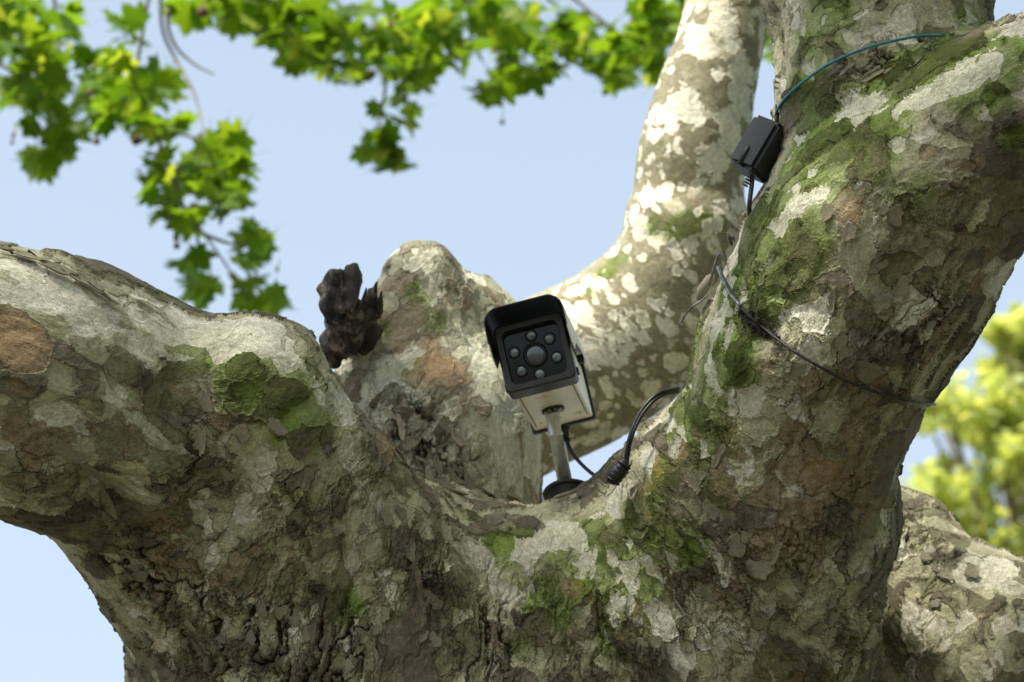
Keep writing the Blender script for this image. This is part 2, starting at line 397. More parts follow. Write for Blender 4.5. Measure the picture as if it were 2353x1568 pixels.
# ------- where the bark differs, and where shade is painted: (x, y, radius, value, stretch, direction)
TRUNK_M = dict(
  moss=[(1800,470,110,1.1,1.8,58),(1980,330,110,1.,1.5,45),(1680,640,80,1.1),(1560,960,60,1.),(2100,160,90,1.),(2250,60,70,1.),(1850,420,110,1.,1.6,55),(1960,270,110,1.,1.6,40),(1740,480,60,.9),(1600,780,60,1.),(1500,1260,90,.7),(1290,1400,70,.6),(2180,90,60,.7),(2330,120,60,.8),(1450,1330,90,.8),(470,790,90,.9),(560,870,90,.95),(700,860,70,.8),(640,940,90,.7),(720,980,70,.6),(520,980,80,.5),(800,1010,60,.35),
        (1700,700,110,1.1),(1660,850,120,1.1),(1620,1000,90,.9),(1800,560,110,1.1,1.6,60),(1900,330,150,1.1,1.6,45),(2050,210,120,.95,1.5,30),(1850,200,90,.8),(1900,60,120,.6),
        (2250,160,120,.9),(1760,640,90,1.),(1570,900,80,.9),(1470,1200,90,.9),(1400,1300,110,.9),(1330,1240,100,.85),(1180,1250,80,.7),(1430,1450,90,.7),(1520,1100,70,.8),
        (1240,1360,80,.6),(1190,1480,70,.5),(790,1400,50,.9),(1080,1180,50,.6),(1560,1250,80,.75),(1560,760,60,.9),(900,1240,60,.4),(2330,330,60,.6),(1650,1120,60,.5),(2100,450,90,.5),(700,1180,90,.35)],
  pale=[(60,640,90,1.1,1.8,-20),(150,690,60,1,1.6,-30),(240,700,60,1.1,2.5,-18),(350,728,50,1.1,2.5,-12),(430,735,45,1.1,2,-8),(30,660,60,1),(560,740,70,.9,2,-5),(530,790,55,1.1),(640,770,60,1.1,1.5,-20),(660,830,45,1.1),(730,880,35,1.,2,-65),(780,920,40,1.,2.2,-60),(260,735,14,1),
        (810,1030,35,.9,1.8,-80),(1375,1195,40,.9,2.4,45),(1340,1290,34,1.,2.,80),(1430,1130,30,.8,2.,40),(1100,1270,34,.9,1.8,-85),
        (1790,500,36,1.15,3.,62),(1750,580,30,1.1,2.,65),(1640,760,38,1.1),(1690,700,20,1),(1620,840,24,.9),(1780,700,40,.8),(1830,620,30,.6),
        (2150,200,45,1.15,2.2,25),(2230,170,45,1.15,1.6,20),(2170,250,50,.5),(2250,270,50,.45),(2120,300,30,.8),(2060,330,26,.6),(1870,140,40,.9),(1820,60,50,.9,1.6,90),(1900,40,45,.7),(2000,50,45,.9),(2080,30,60,.9),(2160,20,50,.9),(1960,70,18,1),
        (1870,380,24,.8,2.,50),(2020,230,22,.7,2.,40),(1950,250,26,.7,2.,45),(2330,60,20,.9,2,30),(1540,1290,40,.4),(2240,1040,20,.5),
        (600,1060,60,.35),(900,1180,50,.35),(760,1120,40,.35),(700,1250,50,.3),(1010,1150,50,.3),(640,1480,50,.5),(540,1440,60,.6),(500,1300,60,.4),(560,1180,50,.4),(430,1240,50,.4),(1500,1260,40,.3),(1230,1180,40,.2),(1420,1390,30,.6,2,80),(1850,1300,60,.35),(1960,1400,60,.3),(780,1300,50,.35),(880,1420,50,.4,2,60),(2290,640,60,.4)],
  dark=[(1900,700,110,.4,1.4,60),(2000,820,110,.4),(1800,1100,120,.35,1.4,75),(2150,720,90,.35),(400,850,70,.65),(420,960,70,.6),(500,900,60,.6),(700,1010,60,.5),(640,870,60,.5),(620,960,60,.5),(240,1130,80,.75),(300,1200,70,.7),(1960,480,110,.55,1.5,20),(2100,560,130,.55,1.6,20),(2060,700,120,.42),(2310,300,80,.7),(2330,420,60,.7),  # leading entries paint shade onto the right limb's underside
        (1600,1150,60,.5),(1430,1470,90,.75),(1520,1540,90,.7),(1300,1500,70,.5),(1620,1000,40,.5),(990,1330,40,.8),(1010,1240,50,.5),(1750,750,40,1.1,1.8,-45),(1790,790,34,.9,2,-35),(620,1510,50,.95),(720,1360,40,.8),(400,1420,60,.6),(760,1180,50,.5),(180,1000,80,.35),(1700,950,100,.3),(1850,900,160,.25),(1950,1200,120,.2),(230,760,25,.7,2,90)],
  tan=[(30,780,75,1.2,1.4,-20),(60,990,90,.5),(150,1020,80,.6,2,-30),(300,1000,60,.5),(420,1160,70,.55),(420,1330,80,.6),(280,1330,60,.4),(870,930,35,1.,2,-60),(890,1030,26,1.1,1.6,-60),(1320,1350,34,1.6),(1495,1090,38,1.4,1.6,65),(1560,1030,36,1.,2.,70),(1250,1225,18,1.3),(1018,1212,13,1.5),
        (1970,480,46,.95),(1900,1100,120,.75,1.6,80),(1800,1240,120,.7),(1930,930,90,.5),(2100,780,110,.5),(2130,350,28,.95),(1860,430,20,1),(2040,160,26,1.1,2.5,25),(1700,1020,60,.5),(1700,1330,110,.55),(2230,620,80,.45),(2240,370,30,.8),(2190,370,20,.8),(1665,935,14,1.5),(1760,840,16,1.3),(600,1320,70,.4),(1480,1420,30,.6)],
  rough=[(120,1150,150,.7),(330,1300,150,.85),(500,1450,200,1.),(700,1500,180,1.),(450,1080,110,.6),(500,950,90,.6),(1000,1330,120,.8),(1100,1450,180,.7),(850,1150,100,.6),(900,1350,160,.6),(1400,1500,180,.7),(1250,1420,120,.6),(1700,1000,160,.5),(1900,900,200,.55),(2100,800,160,.8),(2180,700,90,.9),(2150,500,120,.5),
         (1650,1350,200,.7),(1900,1250,180,.7),(1960,1480,150,.8),(2050,130,70,.95,2,20),(1950,180,60,.7,2,30),(1000,1100,70,1.,2,-35),(900,980,60,.9,2,-50),(2310,40,60,.5),(620,1200,140,.6),(1560,1100,90,.4),(1700,700,90,.4)])
trunk, BV = finish('trunk', V, F, N, TRUNK_M, 2, BARK, tree)

KNOB = chain([(965, 648, 3.42, 92), (965, 720, 3.42, 118), (945, 850, 3.42, 178), (985, 1010, 3.40, 225), (1040, 1200, 3.38, 200), (1080, 1420, 3.34, 200)])
KNOB2 = chain([(1088, 762, 3.50, 128), (1096, 860, 3.48, 135), (1105, 1000, 3.44, 128), (1110, 1150, 3.40, 100), (1110, 1400, 3.34, 110)])
V, F, N = limb_mesh('limb', [(KNOB, .05), (KNOB2, .07)], .012, [(6, .02), (14, .010), (30, .006)], 1, BARK_REAR, tree)
REAR_M = dict(moss=[(960,680,50,.7),(1000,740,40,.8),(880,760,40,.6),(930,830,50,.5)],
  pale=[(960,600,30,.9),(1020,900,90,.35),(1060,740,50,.7),(1090,640,35,1),(1100,900,60,.4),(880,900,60,.4),(1180,900,50,.6),(1160,790,60,.3),(1000,780,50,.5),(800,840,40,.6,2,40),(1150,950,60,.4),(960,820,40,.6),(1080,820,50,.6,2,60),(900,830,30,.7,2,50),(1040,960,50,.5),(1190,870,30,.8,2,80),(1160,1020,30,.7,2,85),(880,960,50,.5),(985,680,22,.8,2,-70)],
  dark=[(890,610,26,.9),(1010,650,40,.4),(1060,1010,60,.5),(1120,1080,50,.5),(790,790,30,.9)],
  tan=[(1000,840,60,1.,2,-15),(1060,880,30,1.),(1195,1030,24,1.2,2,80),(960,880,30,.9)],
  rough=[(960,1000,100,1.,2,-45),(1080,1080,80,1.),(860,960,60,.8)])
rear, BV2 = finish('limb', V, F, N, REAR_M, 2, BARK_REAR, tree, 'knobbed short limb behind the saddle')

TALL = chain([(800, 1500, 3.9, 190), (850, 1180, 3.95, 190), (1010, 1020, 4.0, 185), (1195, 915, 4.0, 186), (1365, 820, 3.95, 186), (1500, 720, 3.93, 176), (1568, 590, 3.92, 152), (1578, 528, 3.92, 148), (1586, 492, 3.92, 121), (1585, 390, 3.93, 128), (1606, 280, 3.95, 122), (1645, 130, 3.97, 103), (1672, -20, 4.0, 93), (1700, -200, 4.04, 90)], 5)
V, F, N = limb_mesh('limb', [(TALL, .03)], .014, [(6, .016), (15, .007)], 1, BARK_SPOT, tree)
TALL_M = dict(moss=[(1590,520,50,1.1,2,10),(1500,520,40,.8),(1400,620,50,.8,2,40),(1340,680,40,.7),(1540,430,40,.7),(1520,330,30,.5),(1650,510,40,.8)],
  pale=[(1650,60,190,.55),(1610,330,170,.55),(1420,800,60,.9),(1380,680,60,.7),(1460,760,50,.7),(1330,720,40,.6),(1550,470,50,.5),(1630,545,20,1.1),(1650,420,50,.6)],
  dark=[(1460,900,60,.5,2,40),(1400,960,50,.5),(1350,1000,60,.5),(1540,620,12,.7),(1610,690,10,.6)],
  tan=[(1340,690,20,1.2)], rough=[(1350,1000,90,.6)])
tall, BV3 = finish('limb', V, F, N, TALL_M, 1, BARK_SPOT, tree, 'tall pale spotted limb rising at the back')

LOW = chain([(1900, 1330, 3.5, 190), (2040, 1290, 3.42, 165), (2130, 1400, 3.36, 200), (2280, 1580, 3.3, 290), (2460, 1780, 3.3, 340)])
V, F, N = limb_mesh('limb', [(LOW, .03)], .011, [(6, .02), (14, .013), (34, .010)], 1, BARK, tree)
LOW_M = dict(pale=[(2300,1340,50,.9,2,-40),(2230,1300,40,.8,2,-30),(2140,1420,60,.4),(2200,1500,90,.3),(2330,1420,50,.4)],
  dark=[(2170,1280,50,1.,2,-50),(2120,1210,30,.7),(2080,1370,20,.8)], rough=[(2080,1220,90,1.,2,80),(2150,1300,90,.9),(2080,1480,90,.7)])
low, BV4 = finish('limb', V, F, N, LOW_M, 2, BARK, tree, 'lower right limb leaving the trunk behind the fork')

def surf(x, y, which=None):
    d = (at(x, y, 1) - CAM).normalized(); best = None
    for b in (which or BVHS):
        r = b.ray_cast(CAM, d)
        if r[0] is not None and (best is None or r[3] < best[3]): best = r
    return best

# trunk below the picture, down to the roots
def tube_mesh(name, pts, rad, n=8, caps=True, jit=0., seed=0):
    P = [Vector(p) for p in pts]; vs = []; fs = []; r0 = random.Random(seed)
    T = [(P[min(i + 1, len(P) - 1)] - P[max(i - 1, 0)]).normalized() for i in range(len(P))]
    u = T[0].orthogonal().normalized()
    for i, p in enumerate(P):
        u = (u - T[i] * u.dot(T[i])).normalized(); v = T[i].cross(u); rr = rad[i] if isinstance(rad, (list, tuple)) else rad
        for j in range(n):
            a = 2 * math.pi * j / n; q = rr * (1 + jit * (r0.random() - .5)); vs.append(p + (u * math.cos(a) + v * math.sin(a)) * q)
    for i in range(len(P) - 1):
        for j in range(n):
            fs.append((i * n + j, i * n + (j + 1) % n, (i + 1) * n + (j + 1) % n, (i + 1) * n + j))
    if caps: fs.append(tuple(range(n - 1, -1, -1))); fs.append(tuple(range((len(P) - 1) * n, len(P) * n)))
    me = pyd(name, vs, fs); me.polygons.foreach_set('use_smooth', [len(p.vertices) == 4 for p in me.polygons]); return me
def smooth_path(pts, step=6):
    return [Vector(q[:3]) for q in catmull([tuple(p) for p in pts], step)]

def column(x, y, top, bot, r):
    nn, m = 96, 60; vs = []; fs = []
    for i in range(m + 1):
        z = bot + (top - bot) * i / m
        for j in range(nn):
            a = 2 * math.pi * j / nn; rr = r * (1 + .38 * math.exp(-z / .22)) + .02 * math.sin(a * 3 + z) + .012 * math.sin(a * 7 - z * 4)
            vs.append((x + rr * math.cos(a), y + rr * math.sin(a), z))
    for i in range(m):
        for j in range(nn): fs.append((i * nn + j, i * nn + (j + 1) % nn, (i + 1) * nn + (j + 1) % nn, (i + 1) * nn + j))
    return vs, fs
cb_ = at(1100, 1750, 3.25)
vs, fs = column(cb_.x, cb_.y + .02, 2.32, -.05, .43)
me = pyd('lower_trunk', [Vector(v) - tree.location for v in vs], fs)
me.polygons.foreach_set('use_smooth', [True] * len(fs))
a_ = me.attributes.new('grain', 'FLOAT_VECTOR', 'POINT'); a_.data.foreach_set('vector', (np.array(vs, np.float32) * np.array([1, 1, .55])).ravel())
a_ = me.attributes.new('rough', 'FLOAT', 'POINT'); a_.data.foreach_set('value', np.full(len(vs), .7, np.float32))
link('lower_trunk', me, BARK, tree)

# ground
k = NT('ground_gravel_grass'); tcg = k.n('ShaderNodeTexCoord').outputs['Object']
k.put(k.b.inputs['Base Color'], k.mix(k.step(k.noise(tcg, .35, 5, .6), .42, .58), (.070, .060, .045), (.045, .050, .026))); k.b.inputs['Roughness'].default_value = .95
me = pyd('ground', [(-600, -600, 0), (600, -600, 0), (600, 600, 0), (-600, 600, 0)], [(0, 1, 2, 3)])
tag(link('ground', me, k.m), kind='structure')

# ------------------------------------------------------------------ loose flakes and strips of bark
def flake_material():
    k = NT('loose_bark'); tc = k.vm('SCALE', k.n('ShaderNodeTexCoord').outputs['Object'], sc=.05)
    rn = k.n('ShaderNodeObjectInfo').outputs['Random']
    wv = k.vm('ADD', tc, k.vm('SCALE', k.noise(tc, 60, 3, .6, col=True), sc=.02))
    c = k.mix(rn, (.20, .17, .115), (.38, .35, .25))
    c = k.mix(k.step(k.noise(wv, 90, 5, .7), .35, .68), c, (.26, .235, .165))
    c = k.mix(k.math('MULTIPLY', k.step(k.noise(wv, 26, 3, .6), .55, .66), .6), c, (.06, .075, .025))
    c = k.mix(k.math('MULTIPLY', k.step(k.noise(wv, 130, 4, .7), .55, .72), .7), c, (.03, .026, .02))
    k.put(k.b.inputs['Base Color'], c); k.b.inputs['Roughness'].default_value = .9; k.b.inputs['Specular IOR Level'].default_value = .2
    bp = k.n('ShaderNodeBump'); bp.inputs['Strength'].default_value = .8; bp.inputs['Distance'].default_value = .002
    k.put(bp.inputs['Height'], k.noise(wv, 220, 4, .7)); k.put(k.b.inputs['Normal'], bp.outputs[0])
    return k.m
FLAKE = flake_material()
def flake_mesh(seed, asp=1.0):
    """a lobed plate of bark, 1 unit across, curling away at its rim"""
    r0 = random.Random(seed); n = 18; vs = []; fs = []
    ph = [r0.uniform(0, 6.3) for _ in range(4)]
    lean = r0.uniform(0, 6.3)
    rim = []
    for j in range(n):
        a = 2 * math.pi * j / n
        rr = .42 * (1 + .20 * math.sin(2 * a + ph[0]) + .16 * math.sin(3 * a + ph[1]) + .12 * math.sin(5 * a + ph[2]) + .10 * r0.uniform(-1, 1))
        rim.append((a, rr))
    def z(a, f): return .035 + f ** 2 * (.035 + .06 * max(0, math.cos(a - lean)) ** 2) + .01 * r0.uniform(-1, 1)
    for lay, f in ((0, .45), (1, .82), (2, 1.)):
        for a, rr in rim: vs.append((rr * f * math.cos(a), rr * f * math.sin(a) * asp, z(a, f)))
    c = len(vs); vs.append((0, 0, .05))
    for a, rr in rim: vs.append((rr * .96 * math.cos(a), rr * .96 * math.sin(a) * asp, vs[2 * n + len(vs) - c - 1][2] - .045))
    for a, rr in rim: vs.append((rr * .55 * math.cos(a), rr * .55 * math.sin(a) * asp, -.06))
    for j in range(n):
        q = (j + 1) % n
        fs.append((c, j, q))
        for l in (0, 1): fs.append((l * n + j, (l + 1) * n + j, (l + 1) * n + q, l * n + q))
        fs.append((2 * n + j, c + 1 + j, c + 1 + q, 2 * n + q)); fs.append((c + 1 + j, c + 1 + n + j, c + 1 + n + q, c + 1 + q))
    me = pyd('bark_flake', vs, fs); me.materials.append(FLAKE)
    me.polygons.foreach_set('use_smooth', [i % 5 != 3 for i in range(len(fs))]); return me
FL = [flake_mesh(i) for i in range(14)]
FLONG = [flake_mesh(100 + i, .30) for i in range(8)]
def put_flake(x, y, size, kind=0, ang=None, lift=0., parent=None, tilt=0.):
    h = surf(x, y)
    if h is None: return
    p, nrm = h[0], h[1].normalized()
    if nrm.dot(FW) > 0: nrm = -nrm
    a = R_(ang if ang is not None else rng.uniform(60, 120)); d = RX * math.cos(a) + UP * math.sin(a)
    d = (d - nrm * d.dot(nrm)).normalized(); e = nrm.cross(d)
    if tilt:
        qq = Quaternion(d, R_(tilt)); nrm = qq @ nrm; e = qq @ e
    m = Matrix((d, e, nrm)).transposed().to_4x4()
    par = parent or tree
    o = bpy.data.objects.new('bark_flake', rng.choice(FLONG if kind else FL)); COL.objects.link(o); o.parent = par
    sz = size * S * 2.95
    o.matrix_local = Matrix.Translation(p - par.location + nrm * (lift + .0005)) @ m @ Matrix.Diagonal((sz, sz * rng.uniform(.75, 1.05), max(sz, .02) * rng.uniform(.35, .6), 1))
fr = random.Random(3)
# fields of loose plates: (x, y, spread x, spread y, count, size range, elongated share)
for x, y, sx, sy, n, s0, s1, lg, an in (
    (500, 1400, 180, 120, 10, 22, 46, .4, 95), (720, 1480, 160, 70, 8, 22, 46, .4, 80), (330, 1330, 90, 130, 7, 22, 46, .4, 130),
    (1000, 1400, 150, 130, 7, 24, 50, .3, 90), (1150, 1500, 120, 60, 3, 24, 46, .2, 90), (520, 1010, 120, 80, 10, 24, 56, .3, 110), (230, 860, 120, 40, 4, 22, 44, .3, 95),
    (900, 1230, 90, 80, 9, 26, 60, .2, 100), (1900, 800, 180, 180, 12, 30, 75, .3, 70), (2120, 700, 110, 130, 9, 26, 60, .4, 60),
    (1750, 1250, 170, 180, 8, 30, 80, .3, 75), (1900, 1450, 100, 80, 4, 28, 60, .3, 80), (2030, 1350, 50, 100, 8, 24, 50, .6, 95), (2170, 1300, 70, 90, 9, 24, 50, .6, 125),
    (1950, 520, 150, 70, 5, 26, 56, .3, 70), (2030, 160, 110, 30, 9, 34, 70, .8, 30), (1010, 1080, 110, 70, 12, 40, 90, .9, -38), (900, 980, 40, 60, 6, 40, 90, .9, -55), (1450, 1480, 160, 60, 4, 24, 50, .2, 90),
    (1500, 1180, 60, 100, 6, 20, 40, .3, 60)):
    for _ in range(n):
        put_flake(x + fr.gauss(0, .5) * sx, y + fr.gauss(0, .5) * sy, fr.uniform(s0, s1), fr.random() < lg, an + fr.uniform(-28, 28))
# strips hanging off the edges of the limbs
for x, y, sz, an in ((2338, 640, 90, 50), (2296, 706, 110, 55), (2262, 752, 90, 60), (2216, 820, 80, 70), (2130, 975, 80, 80), (2100, 1015, 90, 75), (2150, 905, 60, 20),
                     (60, 592, 110, -28), (130, 622, 120, -25), (190, 650, 130, -30), (235, 680, 90, -35), (20, 580, 70, -30), (330, 708, 60, -15),
                     (1300, 1142, 90, 10), (1240, 1152, 80, -5), (1180, 1146, 90, -10), (1340, 1140, 70, 20), (1110, 1130, 80, -25), (250, 1150, 100, -75), (215, 1080, 100, -55), (150, 1030, 120, -30)):
    put_flake(x, y, sz, 1, an, .002, tilt=fr.uniform(-25, 25))

# the dead broken stub
DEAD = simple('dead_wood', (.034, .029, .024), .95, var=.8, scale=60, bump=.010, dirt=((.26, .20, .15), 75, .50, .8), grain_=(1, 1, .28))
STUB = chain([(850, 800, 3.37, 38), (820, 755, 3.33, 38), (790, 712, 3.30, 38), (778, 678, 3.30, 33), (768, 652, 3.30, 22)], 3)
HORN = chain([(798, 705, 3.30, 26), (806, 665, 3.30, 18), (810, 636, 3.30, 12), (815, 610, 3.30, 5)], 3)
STUB3 = chain([(765, 815, 3.34, 26), (785, 780, 3.32, 34), (800, 740, 3.31, 36)], 3)
HORN2 = chain([(835, 730, 3.30, 26), (850, 695, 3.30, 14), (858, 668, 3.30, 5)], 3)
V, F, N = limb_mesh('dead_stub', [(STUB, .01), (STUB3, .01), (HORN, .012), (HORN2, .012)], .0045, [(26, .016), (60, .010)], 1, DEAD, tree)
Vq = V * np.array([1., 1., .35]); rg_ = 1 - np.abs(vnoise(Vq, 75)) * 4; V = V + N * ((rg_ * .009) + vnoise(Vq, 190) * .008)[:, None]
me = mesh_np('dead_stub', V - np.array(tree.location), F); o = link('dead_stub', me, DEAD, tree); o['label'] = 'dark rotten broken stub with a splintered top'
m_ = o.modifiers.new('fine', 'SUBSURF'); m_.levels = 0; m_.render_levels = 1
DB = BVHTree.FromPolygons([tuple(v) for v in V], [tuple(f) for f in F])
r9 = random.Random(9)
for x0, y0, x1, y1, w in ((812, 660, 815, 604, 12), (770, 668, 760, 622, 12), (852, 705, 866, 648, 12), (838, 712, 842, 662, 10), (757, 690, 742, 652, 11), (872, 720, 876, 670, 9), (790, 660, 790, 628, 10)):
    a, b = at(x0, y0, 3.29), at(x1, y1, 3.29 + r9.uniform(-.02, .02))
    me = tube_mesh('splinter', [v - tree.location for v in (a, a.lerp(b, .4) + RX * r9.uniform(-.003, .003), b)], [w * S * 3.3, w * .8 * S * 3.3, w * .2 * S * 3.3], 6, True, .6, x0); link('splinter', me, DEAD, o)

# ------------------------------------------------------------------ the security camera
PAINT = simple('cream_paint', (.80, .75, .62), .45, var=.06, scale=20, dirt=((.30, .21, .12), 30, .56, .55))
BLACKP = simple('black_plastic', (.012, .012, .013), .42, var=.2, scale=60)
BEZEL = simple('dark_brown_plastic', (.022, .019, .019), .5, var=.25, scale=80, dirt=((.06, .05, .04), 60, .55, .4))
GALV = simple('galvanised_steel', (.66, .67, .66), .34, .4, .18, 90, dirt=((.30, .14, .05), 40, .60, .5))
RUST = simple('rusty_steel', (.34, .22, .12), .8, .1, .3, 120, dirt=((.12, .06, .03), 80, .5, .7))
DKMET = simple('dark_painted_metal', (.02, .02, .022), .55, .2, .2, 60)
k = NT('cover_glass'); k.b.inputs['Base Color'].default_value = (.006, .010, .012, 1); k.b.inputs['Roughness'].default_value = .06; k.b.inputs['Specular IOR Level'].default_value = .28
k.put(k.b.inputs['Roughness'], k.step(k.noise(k.n('ShaderNodeTexCoord').outputs['Object'], 60, 4), .3, .7, .02, .06)); PANEL = k.m
k = NT('lens_glass'); k.b.inputs['Base Color'].default_value = (.025, .035, .035, 1); k.b.inputs['Roughness'].default_value = .08; k.b.inputs['Coat Weight'].default_value = 1.
tcx = k.n('ShaderNodeTexCoord').outputs['Object']; k.put(k.b.inputs['Base Color'], k.mix(k.step(k.noise(tcx, 90, 3), .4, .6), (.012, .020, .022), (.035, .048, .046))); LENSM = k.m
k = NT('led_lens'); k.b.inputs['Roughness'].default_value = .15; k.b.inputs['Coat Weight'].default_value = .8
tcx = k.n('ShaderNodeTexCoord').outputs['Object']; k.put(k.b.inputs['Base Color'], k.mix(k.step(k.noise(tcx, 160, 2), .4, .6), (.06, .08, .07), (.20, .24, .21))); LEDM = k.m

Bk = Vector((.16, -.29, .94)).normalized()                 # towards the rear, in (right, up, away)
Vv = Vector((-.25, .97, 0)); Vv = (Vv - Bk * Vv.dot(Bk)).normalized(); Rr = Vv.cross(Bk).normalized()
if Rr.x < 0: Rr = -Rr
def cw(v): return RX * v.x + UP * v.y + FW * v.z
CX, CY, CZ = cw(Rr), cw(Vv), cw(Bk)                        # body axes: right, up, rear
secam = empty('security_camera', at(1224, 802, 3.10))
tag(secam, 'cream box security camera with dark sunshade and six small lamps on a steel post', 'camera')
secam.matrix_world = Matrix.Translation(at(1229, 812, 3.10)) @ Matrix((CX, CY, CZ)).transposed().to_4x4() @ Matrix.Scale(.92, 4)
def rrect(w, h, r, n=5, top=None):
    """rounded rectangle outline; top gives another radius to the upper corners"""
    out = []
    for cx, cy, a0, rr in ((w, h, 0, top or r), (-w, h, 90, top or r), (-w, -h, 180, r), (w, -h, 270, r)):
        for i in range(n + 1):
            a = R_(a0 + 90 * i / n); out.append((cx - math.copysign(rr, cx) + rr * math.cos(a), cy - math.copysign(rr, cy) + rr * math.sin(a)))
    return out
def loft(name, rings, mat, par, capa=True, capb=True, smooth=False):
    n = len(rings[0]); vs = [v for r in rings for v in r]; fs = []
    for i in range(len(rings) - 1):
        for j in range(n): fs.append((i * n + j, i * n + (j + 1) % n, (i + 1) * n + (j + 1) % n, (i + 1) * n + j))
    if capa: fs.append(tuple(range(n - 1, -1, -1)))
    if capb: fs.append(tuple(range((len(rings) - 1) * n, len(rings) * n)))
    me = pyd(name, vs, fs); bm = bmesh.new(); bm.from_mesh(me); bmesh.ops.recalc_face_normals(bm, faces=bm.faces); bm.to_mesh(me); bm.free()
    o = link(name, me, mat, par); 
    if smooth: me.polygons.foreach_set('use_smooth', [len(p.vertices) == 4 for p in me.polygons])
    return o
def ring(o, z): return [(x, y, z) for x, y in o]
HW, HH, LEN = .0445, .0440, .222
body = loft('housing', [ring(rrect(HW, HH, .003), .012), ring(rrect(HW, HH, .003), LEN)], PAINT, secam)
def box(name, c, s, mat, par, bev=.0008):
    bm = bmesh.new(); bmesh.ops.create_cube(bm, size=1)
    for v in bm.verts: v.co = Vector((v.co.x * s[0] + c[0], v.co.y * s[1] + c[1], v.co.z * s[2] + c[2]))
    if bev: bmesh.ops.bevel(bm, geom=bm.edges[:], offset=bev, segments=2, affect='EDGES', profile=.6)
    return link(name, bmm(bm, name), mat, par)
def lathe(name, prof, mat, par, M=None, n=24, smooth=True):
    """profile (radius, z) turned about z"""
    vs = []; fs = []
    for r, z in prof:
        for j in range(n): a = 2 * math.pi * j / n; vs.append((r * math.cos(a), r * math.sin(a), z))
    for i in range(len(prof) - 1):
        for j in range(n): fs.append((i * n + j, i * n + (j + 1) % n, (i + 1) * n + (j + 1) % n, (i + 1) * n + j))
    fs.append(tuple(range(n - 1, -1, -1))); fs.append(tuple(range((len(prof) - 1) * n, len(prof) * n)))
    me = pyd(name, vs, fs)
    if M is not None: me.transform(M)
    bm = bmesh.new(); bm.from_mesh(me); bmesh.ops.recalc_face_normals(bm, faces=bm.faces)
    for e in bm.edges:
        if e.calc_face_angle(0) > R_(38): e.smooth = False
    bm.to_mesh(me); bm.free()
    return link(name, me, mat, par, smooth=smooth)
# seams along the bottom plate
for sx in (-1, 1): box('seam_strip', (sx * (HW - .006), -HH - .0006, .11), (.0012, .0012, .18), BEZEL, body, 0)
for sx in (-1, 1): box('rail', (sx * (HW + .0009), HH - .012, .108), (.0016, .004, .19), DKMET, body, .0004)
box('blue_lettering_band', (HW + .0006, -.006, .085), (.0008, .007, .055), simple('faded_blue_print', (.28, .38, .46), .5, var=.3, scale=160, dirt=((.62, .58, .47), 220, .45, .9)), body, 0)
for i in range(3): lathe('screw', [(.0022, 0), (.0022, .0012), (.0012, .0018)], GALV, body, Matrix.Translation((-.03 + .03 * i, -HH - .0, .188 - .0)) @ Matrix.Rotation(R_(90), 4, 'X'), 10)
# rear plate, sticking out a little
loft('rear_plate', [ring(rrect(HW + .004, HH + .004, .004), LEN - .002), ring(rrect(HW + .004, HH + .004, .004), LEN + .006)], DKMET, secam)
# bezel: frame round the glass
o1, i1, i2 = rrect(.0500, .0495, .007), rrect(.0405, .0400, .010), rrect(.0390, .0385, .010)
bz = loft('front_bezel', [ring(rrect(.0485, .048, .006), .034), ring(o1, .028), ring(o1, -.004), ring(rrect(.0480, .0475, .007), -.006), ring(i1, -.006), ring(i2, .010)], BEZEL, secam, True, False)
for sx in (-1, 1): box('corner_tab', (sx * .051, -.034, .022), (.004, .010, .010), BEZEL, bz)
gl = loft('cover_glass', [ring(rrect(.0392, .0387, .009), .005), ring(rrect(.0392, .0387, .009), .0075)], PANEL, secam)
fz = .0045
lathe('lens_ring', [(.0175, 0), (.0175, -.003), (.0160, -.0042), (.0148, -.003), (.0148, -.001)], BLACKP, gl, Matrix.Translation((0, -.001, fz)), 32)
lathe('lens', [(.0148, 0), (.0142, -.0008), (.011, -.0018), (.007, -.0024), (.003, -.0026)], LENSM, gl, Matrix.Translation((0, -.001, fz)), 32)
for i in range(6):
    a = R_(30 + 8 + 60 * i)
    if i in (1, 4): a -= R_(8)
    M_ = Matrix.Translation((.0292 * math.cos(a) * 1.05, .0292 * math.sin(a) - .001, fz))
    h_ = lathe('infrared_lamp', [(.0088, 0), (.0088, -.0014), (.0076, -.0022), (.0070, -.0012)], BLACKP, gl, M_, 24)
    lathe('lamp_lens', [(.0070, -.0004), (.0064, -.0010), (.0044, -.0016), (.0020, -.0018)], LEDM, h_, M_, 24)
